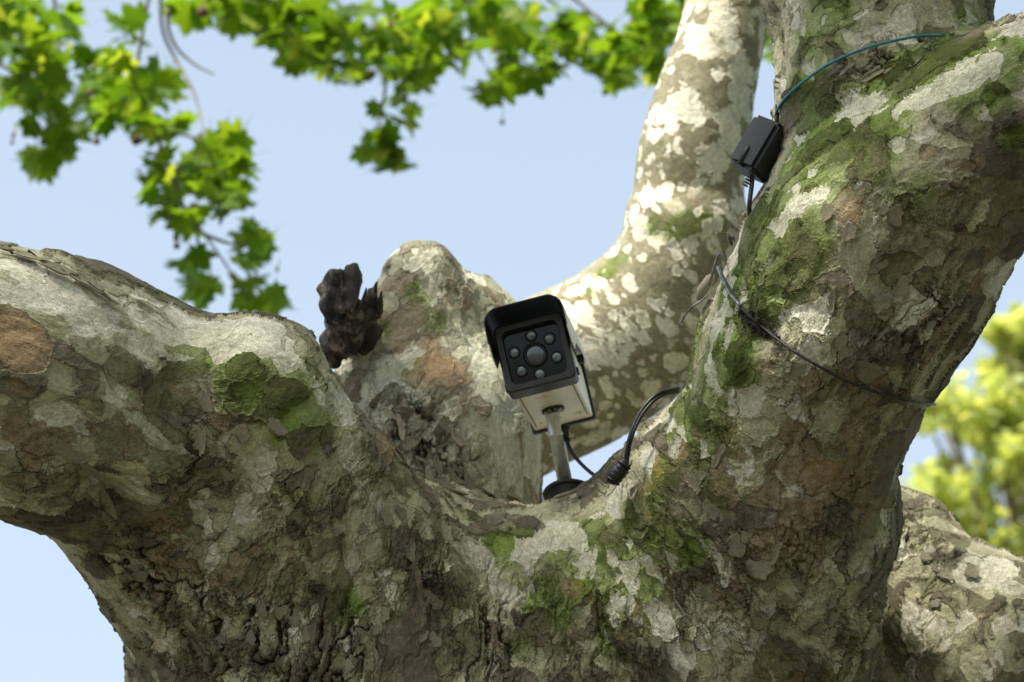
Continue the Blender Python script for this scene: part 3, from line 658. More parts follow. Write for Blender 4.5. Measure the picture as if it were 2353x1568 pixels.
# sunshade: arched sheet over the top and half the sides, running forward of the glass
def shade():
    def outl(w, h, r, drop):
        o = []
        for cx, a0 in ((w, 0), (-w, 90)):
            for i in range(8):
                a = R_(a0 + 90 * i / 7); o.append((cx - math.copysign(r, cx) + r * math.cos(a), h - r + r * math.sin(a)))
        return [(w, drop)] + o + [(-w, drop)]
    vs = []; n = None
    zs = [(-.046, .014, .001), (-.030, -.002, 0), (-.004, -.010, 0), (.05, .018, 0), (.13, .030, 0), (.232, .030, 0)]
    for z, dr, sh in zs:
        ou = outl(.0565, .0625 - sh, .020, dr); inn = outl(.0550, .0610 - sh, .0188, dr)
        # roof bows up a little in the middle
        loop = [(x, y + .004 * (1 - (x / .056) ** 2) * (y > .03), z) for x, y in ou] + [(x, y + .004 * (1 - (x / .056) ** 2) * (y > .03), z) for x, y in reversed(inn)]
        n = len(loop); vs += loop
    fs = []
    for i in range(len(zs) - 1):
        for j in range(n): fs.append((i * n + j, i * n + (j + 1) % n, (i + 1) * n + (j + 1) % n, (i + 1) * n + j))
    h = n // 2
    for b in (0, (len(zs) - 1) * n):
        for j in range(h - 1): fs.append((b + j, b + j + 1, b + n - 2 - j, b + n - 1 - j))
    me = pyd('sunshade', vs, fs); bm = bmesh.new(); bm.from_mesh(me); bmesh.ops.recalc_face_normals(bm, faces=bm.faces)
    for e in bm.edges:
        if e.calc_face_angle(0) > R_(50): e.smooth = False
    bm.to_mesh(me); bm.free()
    me.materials.append(PAINT); me.materials.append(BLACKP)
    for p in me.polygons:      # the inside and the front edge are black
        idx = [v % n for v in p.vertices]
        inner = min(idx) >= h or p.index >= (len(zs) - 1) * n
        front = all(v < 2 * n for v in p.vertices) and False
        p.material_index = 1 if inner or front else 0; p.use_smooth = True
    o = bpy.data.objects.new('sunshade', me); COL.objects.link(o); o.parent = secam; return o
shade()
for sx in (-1, 1):
    box('shade_bracket', (sx * .0500, .030, .05), (.008, .012, .012), DKMET, secam); box('shade_bracket', (sx * .0500, .030, .17), (.008, .012, .012), DKMET, secam)
# ball joint under the body: knurled wheel, then the post (world space)
mj = Vector((-.004, -HH, .135))
wheel = lathe('knurled_wheel', [(.0165, 0), (.0165, .004), (.006, .0045), (.006, .010), (.0075, .014)], DKMET, secam, Matrix.Translation(mj) @ Matrix.Rotation(R_(90), 4, 'X'), 28)
for i in range(10):
    a = 2 * math.pi * i / 10
    q = box('wheel_spoke', (0, 0, 0), (.010, .0016, .0022), GALV, wheel, .0003); q.data.transform(Matrix.Translation(mj + Vector((0, -.0046, 0))) @ Matrix.Rotation(a, 4, 'Y') @ Matrix.Rotation(R_(90), 4, 'X') @ Matrix.Translation((.0105, 0, 0)))
bpy.context.view_layer.update()
jw = secam.matrix_world @ (mj + Vector((0, -.014, 0)))
def proj(p):
    d = p - CAM; f = d.dot(FW); return (round(d.dot(RX) / f / S + 1176.5), round(784 - d.dot(UP) / f / S), round(f, 3))
jd = proj(jw)[2]
inv = secam.matrix_world.inverted()
foot = at(1302, 1126, jd); topp = at(1268, 948, jd)
def wtube(name, pts, rad, mat, n=16, par=secam, jit=0, seed=0):
    pts = [inv @ p for p in pts] if par is not None else pts
    return link(name, tube_mesh(name, pts, rad, n, True, jit, seed), mat, par if par is not None else None)
ax_ = (foot - topp).normalized()
u_ = S * jd
wtube('swivel', [jw, topp + ax_ * .004], [.0055, .0060], DKMET, 14)
post = wtube('post', [topp, topp + ax_ * .001, topp.lerp(foot, .26), topp.lerp(foot, .27), topp.lerp(foot, .30), topp.lerp(foot, .31), foot], [w_ / .92 * u_ for w_ in (14, 16, 16.5, 19, 19, 16.5, 17.5)], GALV, 24)
wtube('post_sleeve', [topp.lerp(foot, .86), topp.lerp(foot, .87), foot], [16 * u_, 17.8 * u_, 18 * u_], RUST, 24, post)
sv = topp.lerp(foot, .92) + RX * .0025 - FW * 15.4 * u_
wtube('slot', [sv - ax_ * .011, sv - ax_ * .008, sv + ax_ * .008], [.0026, .0042, .0042], BLACKP, 10, post)
lk = topp.lerp(foot, .22)
wtube('locking_nut', [lk + RX * .010 - ax_ * .004, lk + RX * .019 - ax_ * .002], [.004, .005], DKMET, 8, post)
wtube('locking_nut', [lk + RX * .010 + ax_ * .012, lk + RX * .017 + ax_ * .015], [.0036, .0036], DKMET, 8, post)
fl = foot + Vector((0, 0, 0)); gx = at(1308, 1134, jd)
Mf = inv @ (Matrix.Translation(gx) @ (Vector((0, 0, 1)) * .9 + FW * .05).to_track_quat('Z', 'Y').to_matrix().to_4x4())
lathe('base_flange', [(.0345, -.004), (.0352, -.001), (.033, .0015), (.020, .0045), (.011, .007), (.0105, .012)], DKMET, secam, Mf, 36)
lathe('flange_pad', [(.0220, -.022), (.0300, -.004)], BLACKP, secam, Mf, 36)

# ------------------------------------------------------------------ cables and wires
CABLE = simple('black_cable', (.012, .013, .014), .38, var=.2, scale=80)
STEEL = simple('galvanised_wire', (.24, .25, .26), .5, .5, .35, 200, dirt=((.05, .04, .03), 120, .48, .7))
DWIRE = simple('old_dark_wire', (.045, .045, .045), .55, .5, .4, 150, dirt=((.03, .025, .02), 120, .45, .8))
TEAL = simple('teal_wire', (.025, .20, .24), .4, 0, .25, 200, dirt=((.03, .06, .06), 160, .58, .7))
def free_wire(name, pts, r, mat, par=None, n=8):
    root = Vector(); P = smooth_path(pts, 8); me = tube_mesh(name, P if par is None else [p - par.location for p in P], r, n)
    return link(name, me, mat, par, smooth=True)
def draped(name, pix, r, mat, lift=.003, par=None, ends=0):
    """a wire that hugs the limb: sight lines meet the bark, the wire lies on it"""
    P = []; q = catmull([(x, y, 0) for x, y in pix], 6)
    for x, y, _ in q:
        h = surf(x, y, BVHS[:1])
        if h is None: continue
        lift_ = lift + .0025
        nn = h[1] if h[1].dot(FW) < 0 else -h[1]
        P.append(h[0] + nn.normalized() * lift_)
    for _ in range(5): P = [P[0]] + [(P[i - 1] + P[i] * 2 + P[i + 1]) / 4 for i in range(1, len(P) - 1)] + [P[-1]]
    S_ = [P[0]] + [(P[i - 1] + P[i] * 2 + P[i + 1]) / 4 for i in range(1, len(P) - 1)] + [P[-1]]
    me = tube_mesh(name, S_ if par is None else [p - par.location for p in S_], r, 8)
    return link(name, me, mat, par, smooth=True)
cc = empty('camera_cable', at(1300, 1000, jd)); tag(cc, 'thin black cable hanging from the back of the security camera down to the taped joint', 'cable')
free_wire('cord', [at(1300, 985, jd), at(1302, 1010, jd), at(1318, 1045, jd - .01), at(1350, 1080, jd - .03), at(1385, 1103, jd - .05), at(1418, 1106, jd - .07)], 4.6 * u_, CABLE, cc)
q = tube_mesh('plug', [p - cc.location for p in (at(1296, 975, jd), at(1300, 992, jd), at(1302, 1012, jd))], [7 * u_, 9 * u_, 6 * u_], 10); link('plug', q, BLACKP, cc)
def dep(x, y, default, off=.0):
    h = surf(x, y, BVHS[:1]); return default if h is None else (h[0] - CAM).dot(FW) - off
dj = 2.99
lp = empty('looped_cable', at(1430, 1080, dj)); tag(lp, 'black double cable looping up from its taped joint to the mossy right limb', 'cable')
free_wire('cord', [at(1418, 1098, dj), at(1436, 1062, dj), at(1446, 1010, dj), at(1462, 965, dj + .01), at(1490, 924, dj + .02), at(1520, 902, dj + .03), at(1560, 892, dj + .05)], .0027, CABLE, lp)
free_wire('cord', [at(1424, 1096, dj), at(1440, 1062, dj), at(1450, 1010, dj), at(1470, 962, dj + .01), at(1498, 926, dj + .02), at(1524, 908, dj + .03), at(1560, 900, dj + .05)], .0024, CABLE, lp)
q = tube_mesh('taped_joint', [p - lp.location for p in (at(1404, 1112, dj), at(1410, 1098, dj), at(1422, 1082, dj), at(1432, 1072, dj), at(1440, 1058, dj))], [.006, .0100, .0105, .0080, .004], 12, True, .28, 4); link('taped_joint', q, BLACKP, lp)
for i in range(5): 
    t_ = i / 4; c_ = at(1408 + 26 * t_, 1104 - 36 * t_, dj); e_ = (at(1434, 1068, dj) - at(1408, 1104, dj)).normalized()
    q = tube_mesh('tape_wrap', [p - lp.location for p in (c_ - e_ * .0018, c_, c_ + e_ * .0018)], [.0095, .0112 - .002 * abs(t_ - .4), .0095], 14, True, .1, i); link('tape_wrap', q, CABLE, lp)
q = tube_mesh('tape_end', [p - lp.location for p in (at(1440, 1080, dj - .005), at(1450, 1068, dj - .008), at(1453, 1058, dj - .008))], [.0016, .0012, .0006], 5); link('tape_end', q, CABLE, lp)
c2 = empty('inline_connector', at(1490, 1020, 3.12)); tag(c2, 'black inline cable connector lying against the far side of the right limb above the saddle', 'connector')
q = tube_mesh('connector_body', [p - c2.location for p in (at(1467, 1056, 3.12), at(1472, 1040, 3.12), at(1484, 1018, 3.12), at(1490, 1008, 3.12), at(1500, 992, 3.12), at(1512, 970, 3.12))], [.004, .0075, .0080, .0055, .0068, .0030], 10); link('connector_body', q, BLACKP, c2)

tw = empty('teal_wire', at(1800, 280, 2.9)); tag(tw, 'thin teal plastic coated wire bent across the mossy limb into the upper fork', 'wire')
draped('wire_strand', [(1776, 330), (1790, 265), (1815, 225), (1860, 185), (1920, 145), (1990, 115), (2060, 100), (2120, 92), (2172, 93)], .0018, TEAL, .0035, tw)
gw = empty('fastening_wire', at(1700, 700, 2.9)); tag(gw, 'old grey steel wire tied around the right limb with a dark crusted knot', 'wire')
draped('wire_strand', [(1655, 590), (1670, 640), (1692, 675), (1712, 712), (1750, 750), (1800, 790), (1880, 838), (1960, 880), (2040, 905), (2120, 922), (2172, 930)], .0017, DWIRE, .003, gw)
draped('wire_strand', [(1652, 588), (1660, 620), (1676, 655), (1690, 680), (1710, 706)], .0017, STEEL, .0050, gw)
dl = dep(1672, 610, 3.0)
free_wire('wire_end', [at(1630, 655, dl - .02), at(1638, 625, dl - .03), at(1648, 592, dl - .03), at(1656, 583, dl - .02), at(1662, 592, dl - .01), at(1668, 606, dl + .01)], .0016, STEEL, gw)
free_wire('wire_end', [at(1566, 742, dl + .02), at(1576, 722, dl + .01), at(1590, 706, dl), at(1606, 695, dl), at(1625, 680, dl + .01)], .0014, STEEL, gw)
r5 = random.Random(5)
def crust(x, y, n, sp, mat, par, name, sz=(8, 18)):
    bm = bmesh.new()
    for _ in range(n):
        t_ = r5.uniform(-1, 1); h = surf(x + t_ * sp[0] + r5.gauss(0, 5), y + t_ * sp[1] + r5.gauss(0, 7), BVHS[:1])
        if h is None: continue
        r_ = r5.uniform(*sz) * S * 2.9 * (1 - .5 * abs(t_)); m4 = Matrix.Translation(h[0] - FW * r_ * .3 - par.location) @ Matrix.Rotation(r5.uniform(0, 6), 4, Vector((r5.random(), r5.random(), r5.random()))) @ Matrix.Diagonal((r_, r_ * .55, r_ * .7, 1))
        v = bmesh.ops.create_icosphere(bm, subdivisions=1, radius=1, matrix=m4)['verts']
        for w_ in v: w_.co += Vector((r5.uniform(-1, 1), r5.uniform(-1, 1), r5.uniform(-1, 1))) * r_ * .35
    o = link(name, bmm(bm, name), mat, par); return o
crust(1745, 748, 60, (40, 32), DEAD, gw, 'crusted_knot', (6, 15))
crust(995, 1340, 46, (16, 18), DEAD, tree, 'knot', (6, 16))
crust(2166, 928, 24, (12, -10), DEAD, tree, 'torn_bark', (5, 13))
# stray twigs and bark shreds at the limb's edge
for i, P_ in enumerate(([(1682, 565, 3.0), (1678, 548, 3.0), (1668, 533, 3.0)], [(1678, 552, 3.0), (1686, 546, 3.0), (1688, 556, 3.0)], [(1668, 610, 3.0), (1664, 590, 3.0), (1662, 572, 3.0)],
                        [(1785, 290, 3.0), (1787, 262, 3.0), (1783, 240, 3.0)], [(30, 585, 2.9), (22, 566, 2.9), (16, 570, 2.9)], [(90, 612, 2.9), (120, 606, 2.9), (142, 604, 2.9)], [(60, 590, 2.9), (66, 578, 2.9), (88, 592, 2.9)])):
    me = tube_mesh('bark_shred', [at(*p) - tree.location for p in P_], [.0018, .0028, .0005], 5, True, .5, i); link('bark_shred', me, DEAD, tree)
me = tube_mesh('bark_shred', [at(*p) - tree.location for p in ((1605, 690, 3.0), (1612, 670, 3.0), (1632, 640, 3.0), (1640, 630, 3.0))], [.003, .007, .006, .002], 6, True, .2, 3); link('bark_shred', me, FLAKE, tree)

# ------------------------------------------------------------------ power adapter on the limb
pd = 2.97
padp = empty('power_adapter', at(1740, 330, pd)); tag(padp, 'black plastic power adapter block wedged against the mossy right limb', 'adapter')
# axes from the photograph: long side down-left, width to the right and down, depth away
ln_ = Vector((-.51, -.86, -.07)).normalized(); wd_ = Vector((.67, -.32, -.62)); wd_ = (wd_ - ln_ * wd_.dot(ln_)).normalized(); dp_ = ln_.cross(wd_).normalized()
if dp_.z < 0: dp_ = -dp_
padp.matrix_world = Matrix.Translation(at(1730, 324, pd)) @ Matrix((cw(wd_), cw(ln_), cw(dp_))).transposed().to_4x4() @ Matrix.Scale(1.08, 4)
bm = bmesh.new(); bmesh.ops.create_cube(bm, size=1)
for v in bm.verts:
    t_ = 1 - .10 * (v.co.z < 0); v.co = Vector((v.co.x * .043 * t_, v.co.y * .066 * (1 - .04 * (v.co.z < 0)), v.co.z * .042 + .021))
bmesh.ops.bevel(bm, geom=bm.edges[:], offset=.0045, segments=4, affect='EDGES')
ADP = simple('matt_black_plastic', (.016, .019, .022), .5, var=.25, scale=70, bump=.0003)
sh_ = link('shell', bmm(bm, 'shell'), ADP, padp, smooth=False)
me = tube_mesh('moulded_rib', [Vector((-.001, .006, .0012)), Vector((-.001, .010, .0004)), Vector((0, .0322, .0004))], [.001, .0032, .0034], 12); link('moulded_rib', me, ADP, sh_)
for i in range(5):
    M_ = Matrix.Translation((.012, .0335 + i * .0034, .014)) @ Matrix.Rotation(R_(-90), 4, 'X')
    lathe('strain_relief', [(.0048 - .0003 * i, 0), (.0048 - .0003 * i, .0016)], BLACKP, padp, M_, 14)
st_ = padp.matrix_world @ Vector((.012, .034, .014)); bpy.context.view_layer.update(); st_ = padp.matrix_world @ Vector((.012, .034, .014))
ac = empty('adapter_cable', st_); tag(ac, 'short black cable hanging straight down from the power adapter behind the limb', 'cable')
sx_, sy_, sz_ = proj(st_)
free_wire('cord', [st_, at(1728, 420, sz_), at(1722, 470, sz_ - .01), at(1724, 500, sz_), at(1735, 530, sz_ + .02)], .0030, CABLE, ac)
q = tube_mesh('cable_clip', [p - ac.location for p in (at(1700, 512, 3.02), at(1704, 522, 3.02), at(1714, 516, 3.02), at(1722, 500, 3.02))], [.002, .0055, .006, .003], 8); link('cable_clip', q, BLACKP, ac)
print('joint', proj(jw), 'adapter', sx_, sy_, sz_)

# ------------------------------------------------------------------ foliage
def leaf_material(name, a, b, c, tr=.62):
    k = NT(name); oi = k.n('ShaderNodeObjectInfo').outputs['Random']; gi = k.n('ShaderNodeNewGeometry').outputs['Random Per Island']
    tc = k.n('ShaderNodeTexCoord').outputs['Object']
    r = k.math('FRACT', k.math('ADD', oi, k.math('MULTIPLY', gi, .999)))
    col = k.mix(k.step(r, .0, .60), a, b); col = k.mix(k.step(r, .86, 1.0), col, c)
    col = k.mix(1., col, k.mix(k.noise(tc, 28, 3), (.82, .84, .78), (1.15, 1.12, 1.15)), 'MULTIPLY')
    k.put(k.b.inputs['Base Color'], col); k.b.inputs['Roughness'].default_value = .55; k.b.inputs['Specular IOR Level'].default_value = .3
    t = k.n('ShaderNodeBsdfTranslucent'); k.put(t.inputs[0], k.mix(1., col, (1.5, 1.35, .6), 'MULTIPLY'))
    m = k.n('ShaderNodeMixShader'); m.inputs[0].default_value = tr
    k.t.links.new(k.b.outputs[0], m.inputs[1]); k.t.links.new(t.outputs[0], m.inputs[2]); k.t.links.new(m.outputs[0], k.o.inputs['Surface'])
    return k.m
LEAF = leaf_material('plane_leaf', (.065, .145, .010), (.125, .235, .015), (.30, .38, .05))
LEAF_FAR = leaf_material('far_leaf', (.32, .42, .14), (.46, .54, .24), (.56, .57, .30))  # sunlight and distance haze are lightened into these leaf colours
TWIG = simple('twig_bark', (.24, .19, .12), .8, var=.3, scale=60)
FRUIT = simple('seed_ball', (.14, .075, .035), .9, var=.4, scale=200, bump=.002)
def leaf_mesh(seed, simple_=False):
    """five-lobed toothed plane leaf, 1 unit wide, stalk at the origin, tip towards +Y"""
    r0 = random.Random(seed); L = [(0, .95), (27, .60), (52, .88), (78, .48), (104, .62), (140, .30)]
    pts = []
    side = []
    for i, (a, r) in enumerate(L):
        a += r0.uniform(-3, 3); r *= r0.uniform(.92, 1.06)
        side.append((a, r))
        if not simple_ and i < len(L) - 1:
            a2, r2 = L[i + 1]; side.append((a + (a2 - a) * .34, (r * .70 + r2 * .30) * .90)); side.append((a + (a2 - a) * .45, (r * .55 + r2 * .45) * 1.04)) if i % 2 == 0 else side.append((a + (a2 - a) * .62, (r * .40 + r2 * .60) * 1.02))
    o = [(a, r) for a, r in side] ; o2 = [(-a, r * r0.uniform(.95, 1.04)) for a, r in side[1:]]
    loop = list(reversed(o2)) + o
    vs = [(0, .30, 0)]
    fold = r0.uniform(.10, .30); droop = r0.uniform(.05, .35)
    for a, r in loop:
        x = .62 * r * math.sin(R_(a)); y = .30 + .66 * r * math.cos(R_(a)); vs.append((x, y, -fold * abs(x) - droop * y * y * .5 + r0.uniform(-.02, .02)))
    n = len(loop); fs = [(0, i, i + 1) for i in range(1, n)]
    vs.append((0, -.02, 0)); fs += [(0, n, n + 1), (0, n + 1, 1)]
    b = len(vs); vs += [(.008, 0, .0), (-.008, 0, .0), (0, -.50, .10)]; fs += [(b, b + 1, b + 2)]
    return vs, fs
LM = []
for i in range(8):
    v, f = leaf_mesh(i); me = pyd('leaf', v, f); me.materials.append(LEAF); LM.append(me)
def leaf_frame(r0, flat=.75):
    """rotation of a hanging leaf: faces mostly up/down, tip outwards and down"""
    nrm = Vector((r0.gauss(0, .55), r0.gauss(-.35, .55), r0.uniform(.35, 1.0))).normalized()
    tip = Vector((r0.gauss(0, 1), r0.gauss(0, 1), r0.gauss(-.7, .5))); tip = (tip - nrm * tip.dot(nrm)).normalized()
    return Matrix((tip.cross(nrm), tip, nrm)).transposed()
def branch(label, d0, twigs, blobs, fruits, seed, size=(.070, .118)):
    r0 = random.Random(seed)
    root = empty('leafy_branch', at(twigs[0][0][0], twigs[0][0][1], d0)); tag(root, label, 'branch', 'leafy branches against the sky')
    tp = []
    for tw_ in twigs:
        P = smooth_path([at(x, y, d0 + dz) for x, y, dz in tw_], 5); n = len(P); tp += P
        me = tube_mesh('twig', [p - root.location for p in P], [.0065 * (1 - .70 * i / n) for i in range(n)], 6, True, .15, seed); link('twig', me, TWIG, root)
    for x, y, rx, ry, n in blobs:
        for _ in range(int(n * 1.55 + .5)):
            while True:
                a, b = r0.uniform(-1, 1), r0.uniform(-1, 1)
                if a * a + b * b < 1: break
            d = d0 + r0.uniform(-.35, .45); p = at(x + a * rx, y + b * ry, d); sz = r0.uniform(*size)
            rot = leaf_frame(r0)
            o = bpy.data.objects.new('leaf', r0.choice(LM)); COL.objects.link(o); o.parent = root
            o.matrix_local = Matrix.Translation(p - root.location - rot @ Vector((0, .35 * sz, 0))) @ rot.to_4x4() @ Matrix.Diagonal((sz, sz, sz, 1))
    for x, y, r, ln in fruits:
        p = at(x, y, d0 - .1); rr = r * S * d0
        bm = bmesh.new(); bmesh.ops.create_icosphere(bm, subdivisions=2, radius=rr)
        for v in bm.verts: v.co *= r0.uniform(.88, 1.10)
        bmesh.ops.translate(bm, verts=bm.verts, vec=p - root.location); fo = link('seed_ball', bmm(bm, 'seed_ball'), FRUIT, root)
        me = tube_mesh('fruit_stalk', [p - root.location + Vector((0, 0, rr * .8)), p - root.location + Vector((.005, .01, rr + ln * S * d0))], .0016, 5); link('fruit_stalk', me, TWIG, fo)
branch('long leafy branch hanging down at the left with round brown seed balls', 6.6,
  [[(352, -60, 0), (330, 60, 0), (315, 160, .02), (322, 240, .05), (355, 300, 0), (390, 385, 0)],
   [(370, -60, .2), (372, 60, .2), (400, 130, .2), (440, 200, .15), (462, 270, .1), (470, 330, 0)], [(355, 300, 0), (440, 315, 0), (510, 350, -.05)],
   [(385, 20, -.1), (388, 70, -.1), (410, 115, -.1), (450, 150, -.1), (492, 172, -.1)]],
  [(350, 190, 42, 45, 9), (290, 70, 45, 50, 7), (255, 160, 60, 45, 14), (240, 215, 65, 50, 18), (285, 265, 60, 45, 15), (345, 275, 40, 30, 8), (400, 275, 40, 26, 6), (390, 205, 20, 30, 3),
  ], [(313, 322, 13, 50), (222, 326, 8, 40), (466, 28, 14, 60), (205, 215, 9, 30), (262, 140, 9, 30), (350, 225, 9, 30)], 21)
branch('lowest hanging leafy sprays at the left, ending just above the left limb', 6.5,
  [[(355, 300, 0), (395, 400, 0), (425, 480, .03), (470, 540, 0), (520, 610, 0), (560, 680, 0)], [(395, 400, .02), (470, 380, 0), (520, 400, 0)], [(425, 480, .03), (500, 470, .05)], [(470, 540, 0), (530, 560, .05), (590, 560, 0)], [(440, 470, 0), (455, 560, 0), (450, 630, 0)]],
  [(510, 330, 50, 35, 12), (530, 400, 50, 55, 20), (460, 400, 60, 40, 12), (380, 420, 50, 50, 13), (360, 370, 30, 30, 4), (420, 490, 60, 35, 11), (520, 450, 50, 30, 7),
   (595, 530, 26, 30, 5), (560, 555, 25, 16, 2), (575, 590, 35, 22, 4), (445, 590, 26, 26, 4), (455, 655, 42, 36, 9), (600, 685, 44, 28, 9), (560, 640, 20, 20, 2), (640, 690, 10, 16, 1)],
  [(462, 360, 12, 60), (405, 548, 8, 60), (406, 566, 8, 10), (385, 505, 5, 30), (637, 620, 5, 30)], 21)
branch('dense leafy branch filling the upper left corner of the picture', 6.9,
  [[(-80, -40, 0), (20, 40, 0), (70, 140, 0), (100, 230, 0), (120, 330, 0)], [(120, -60, .1), (130, 60, .1), (140, 140, .1), (160, 200, .1)], [(-60, 120, 0), (20, 160, 0), (60, 180, 0)]],
  [(50, 60, 70, 50, 16), (20, 130, 50, 60, 14), (90, 130, 55, 50, 14), (120, 90, 30, 30, 5), (30, 200, 40, 30, 8), (75, 215, 50, 40, 12), (130, 215, 60, 50, 15), (110, 285, 55, 45, 14), (130, 340, 45, 40, 12), (90, 375, 28, 28, 6),
   (160, 35, 16, 18, 3), (170, 60, 14, 18, 2), (15, 20, 30, 30, 5), (200, 120, 25, 25, 3), (165, 300, 25, 25, 3), (10, 60, 25, 50, 6)],
  [(28, 328, 5, 60), (30, 312, 5, 40), (225, 325, 6, 40)], 22)
branch('broad leafy branch along the top with a small sprig hanging below it', 7.0,
  [[(400, -90, 0), (560, 0, 0), (700, 60, 0), (860, 90, 0), (960, 110, 0)], [(860, 60, 0), (885, 170, 0), (880, 240, 0), (868, 300, 0), (880, 350, 0)], [(900, 100, .1), (930, 200, .1), (935, 260, .1)]],
  [(760, 110, 55, 55, 17), (790, 160, 40, 30, 8), (830, 50, 60, 50, 14), (860, 130, 60, 45, 15), (930, 80, 60, 60, 18), (940, 160, 50, 45, 13),
   (985, 110, 40, 50, 9), (935, 215, 30, 24, 5), (945, 265, 20, 20, 4), (875, 240, 14, 16, 2), (870, 325, 34, 22, 7), (880, 360, 44, 26, 11), (920, 365, 22, 18, 4), (840, 345, 18, 12, 2)],
  [(852, 172, 12, 60), (930, 185, 10, 60), (775, 95, 9, 40), (900, 60, 10, 40)], 23)
branch('leafy branch at the top edge between the upper left foliage and the hanging sprig', 7.05,
  [[(380, -70, 0), (480, 0, 0), (600, 40, 0), (720, 80, 0)], [(600, 40, 0), (650, 20, .1), (740, 10, .1)]],
  [(450, 15, 60, 26, 11), (540, 25, 60, 40, 15), (620, 45, 60, 45, 17), (700, 70, 55, 50, 17), (700, 130, 45, 30, 9), (520, -10, 60, 25, 8), (620, -10, 70, 25, 8), (730, 0, 60, 40, 12), (760, 60, 40, 40, 8)],
  [(648, 120, 5, 40), (594, 100, 5, 50), (665, 135, 5, 50), (556, 30, 9, 50)], 26)
branch('middle leafy branch along the top, with two tiny dangling seed balls', 7.1,
  [[(1000, -80, 0), (1100, 20, 0), (1250, 60, 0), (1290, 90, 0)], [(1120, 40, 0), (1150, 120, 0), (1140, 190, 0)]],
  [(1010, 40, 50, 50, 14), (1080, 60, 55, 55, 17), (1130, 20, 50, 40, 12), (1170, 90, 50, 45, 13), (1180, 135, 40, 26, 7), (1125, 205, 28, 20, 5), (1160, 180, 34, 20, 5), (1210, 175, 26, 18, 4), (1200, 40, 40, 40, 9), (1240, 100, 34, 28, 6), (1265, 145, 24, 20, 4), (1300, 95, 40, 30, 8), (1060, 130, 25, 20, 3), (1100, -5, 60, 24, 7)], [(1153, 243, 5, 60), (1154, 281, 6, 36), (1085, 50, 9, 40)], 24)
branch('leafy branch at the top touching the left side of the pale spotted limb', 7.15,
  [[(1250, -60, 0), (1360, 30, 0), (1450, 90, 0), (1540, 110, 0)], [(1700, -60, .1), (1760, 60, .1), (1775, 120, .1)]],
  [(1350, 80, 50, 50, 12), (1380, 130, 40, 36, 9), (1420, 170, 30, 26, 7), (1420, 90, 50, 50, 13), (1480, 100, 50, 55, 14), (1520, 40, 50, 50, 13), (1470, 20, 45, 30, 7), (1500, 160, 26, 22, 4), (1560, 20, 30, 40, 6), (1768, 90, 12, 60, 7), (1290, 30, 40, 40, 8), (1550, -5, 60, 20, 6)],
  [(1512, 82, 14, 60), (1345, 110, 9, 40), (1455, 50, 9, 40)], 27)

# unseen crown leaves added overhead to shade the fork and block sky
def leaf_cloud(name, spots, size, n, mat, root, seed, simple_=True, flat=1.0):
    r0 = np.random.RandomState(seed); rr = random.Random(seed)
    protos = [leaf_mesh(i + 50, simple_) for i in range(5)]
    Vs = []; Fs = []; base = 0; tot = sum(s[3] ** 2 for s in spots)
    for (cx, cy, cz, r) in spots:
        for _ in range(int(n * r * r / tot)):
            u = Vector((rr.gauss(0, 1), rr.gauss(0, 1), rr.gauss(0, 1))).normalized() * (rr.random() ** .45) * r; u.z *= flat
            v, f = rr.choice(protos); sz = rr.uniform(*size); rot = leaf_frame(rr)
            A = np.array(v) * sz @ np.array(rot).T + np.array((cx + u.x, cy + u.y, cz + u.z)); Vs.append(A)
            Fs += [tuple(i + base for i in q) for q in f]; base += len(v)
    V_ = np.concatenate(Vs) - np.array(root.location)
    o = link(name, pyd(name, V_, Fs), mat, root); o['kind'] = 'stuff'; return o
cc0 = Vector((.2, 2.5, 3.25)) + SUNV * 3.0
rc = random.Random(8)
thin = [(cc0.x + rc.uniform(-.7, .9), cc0.y + rc.uniform(-.8, .5), cc0.z + rc.uniform(-.3, .3), rc.uniform(.22, .38)) for _ in range(12)]
leaf_cloud('crown', thin, (.11, .17), 350, LEAF, tree, 3, flat=.6)  # added out of view to thin the sun on the fork
thick = [(rc.uniform(.8, 3.8), rc.uniform(-2.8, 2.0), rc.uniform(5.0, 6.2), rc.uniform(.5, .75)) for _ in range(26)]
leaf_cloud('crown', thick, (.15, .22), 5200, LEAF, tree, 4, flat=.5)  # added out of view to block sky from the right and behind
bp_ = smooth_path([at(2030, -220, 3.1), at(2100, -900, 3.0), cc0 + Vector((.25, .25, -.5)), cc0, cc0 + Vector((-.9, -.1, -.1))], 6)
me = tube_mesh('bough', [p - tree.location for p in bp_], [.125 - .11 * i / len(bp_) for i in range(len(bp_))], 16, True, .08, 1); link('bough', me, BARK_SPOT, tree)  # bough added to carry the unseen shading leaves

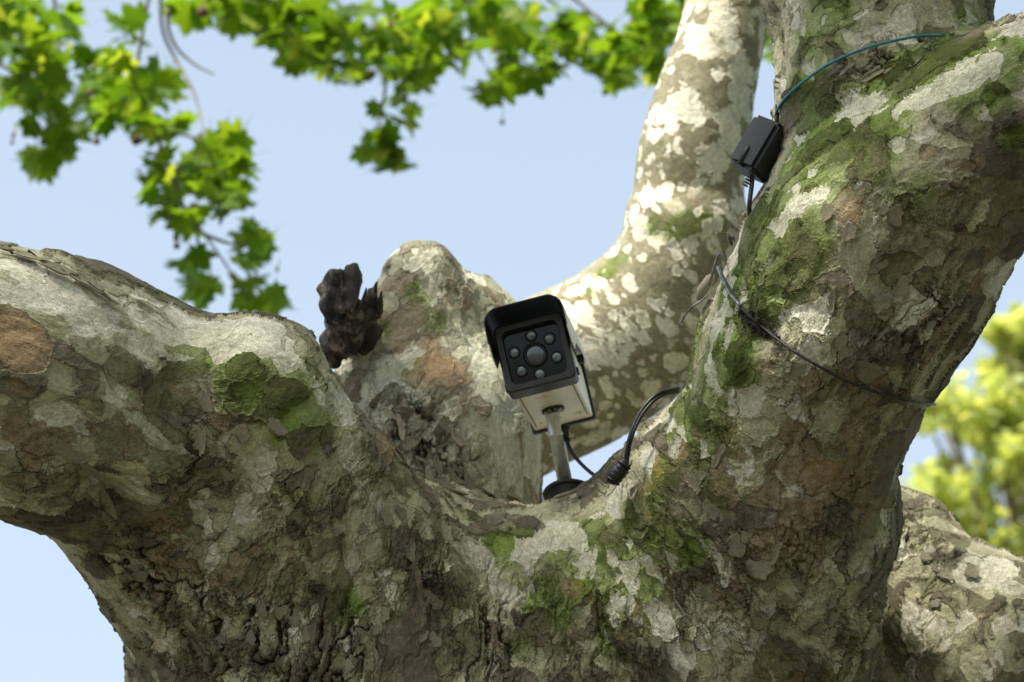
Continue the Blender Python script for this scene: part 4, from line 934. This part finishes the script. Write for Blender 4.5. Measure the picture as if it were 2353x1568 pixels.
# ------------------------------------------------------------------ trees across the way
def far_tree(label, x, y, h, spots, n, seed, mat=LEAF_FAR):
    root = empty('distant_tree', (x, y, 0)); tag(root, label, 'tree', 'sunlit trees in the distance')
    P = smooth_path([(x, y, -.1), (x + .1, y, h * .3), (x - .1, y + .1, h * .6), (x + .1, y, h * .92)], 6)
    me = tube_mesh('trunk', [p - root.location for p in P], [.24 - .20 * i / len(P) for i in range(len(P))], 12, True, .08, seed); link('trunk', me, TWIG, root)
    r0 = random.Random(seed)
    for sx_, sy_, sz_, r in spots:
        b = P[min(len(P) - 1, int(len(P) * max(.35, (sz_ - 1.2) / h * .9)))]
        me = tube_mesh('limb', [p - root.location for p in smooth_path([b, b.lerp(Vector((sx_, sy_, sz_)), .5) + Vector((0, 0, .15)), (sx_, sy_, sz_)], 4)], [.045, .04, .035, .03, .025, .02, .02, .015, .01][:9], 7, True, .1, seed); link('limb', me, TWIG, root)
    leaf_cloud('crown', spots, (.12, .18), n, mat, root, seed, flat=.8)
def fp(x, y, d, r): p = at(x, y, d); return (p.x, p.y, p.z, r * S * d)
rt_ = random.Random(77)
def scatter(n, x0, x1, y0, y1, d, r0, r1):
    return [fp(rt_.uniform(x0, x1), rt_.uniform(y0, y1), d + rt_.uniform(-.8, .8), rt_.uniform(r0, r1)) for _ in range(n)]
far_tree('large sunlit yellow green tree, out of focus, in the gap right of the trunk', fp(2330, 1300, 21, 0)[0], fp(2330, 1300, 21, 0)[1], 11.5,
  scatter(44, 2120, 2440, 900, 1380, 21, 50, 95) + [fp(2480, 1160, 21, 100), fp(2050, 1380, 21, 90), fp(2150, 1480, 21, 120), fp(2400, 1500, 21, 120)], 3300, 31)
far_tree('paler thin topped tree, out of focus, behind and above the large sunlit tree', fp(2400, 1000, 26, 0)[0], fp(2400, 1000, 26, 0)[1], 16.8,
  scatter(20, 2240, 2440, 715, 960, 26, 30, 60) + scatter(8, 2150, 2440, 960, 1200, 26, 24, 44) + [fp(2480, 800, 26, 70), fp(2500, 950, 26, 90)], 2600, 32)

# unseen wood added on the right to block low sky light
rw = random.Random(41); spots_w = []
for _ in range(84):
    a_ = R_(rw.uniform(48, 160)); d_ = rw.uniform(8, 11.5); spots_w.append((d_ * math.sin(a_), d_ * math.cos(a_), rw.uniform(.6, 9.0), rw.uniform(.9, 1.5)))
wd0 = empty('wood', (7, -2, 0)); wo_ = leaf_cloud('foliage', spots_w, (.30, .42), 9000, LEAF, wd0, 42)
wo_.parent = None; wo_.location = wd0.location; wo_.name = 'sky_blocking_wood'; bpy.data.objects.remove(wd0)
tag(wo_, 'unseen dense green wood added right of the forked plane tree to block low sky light', None, None, 'stuff')
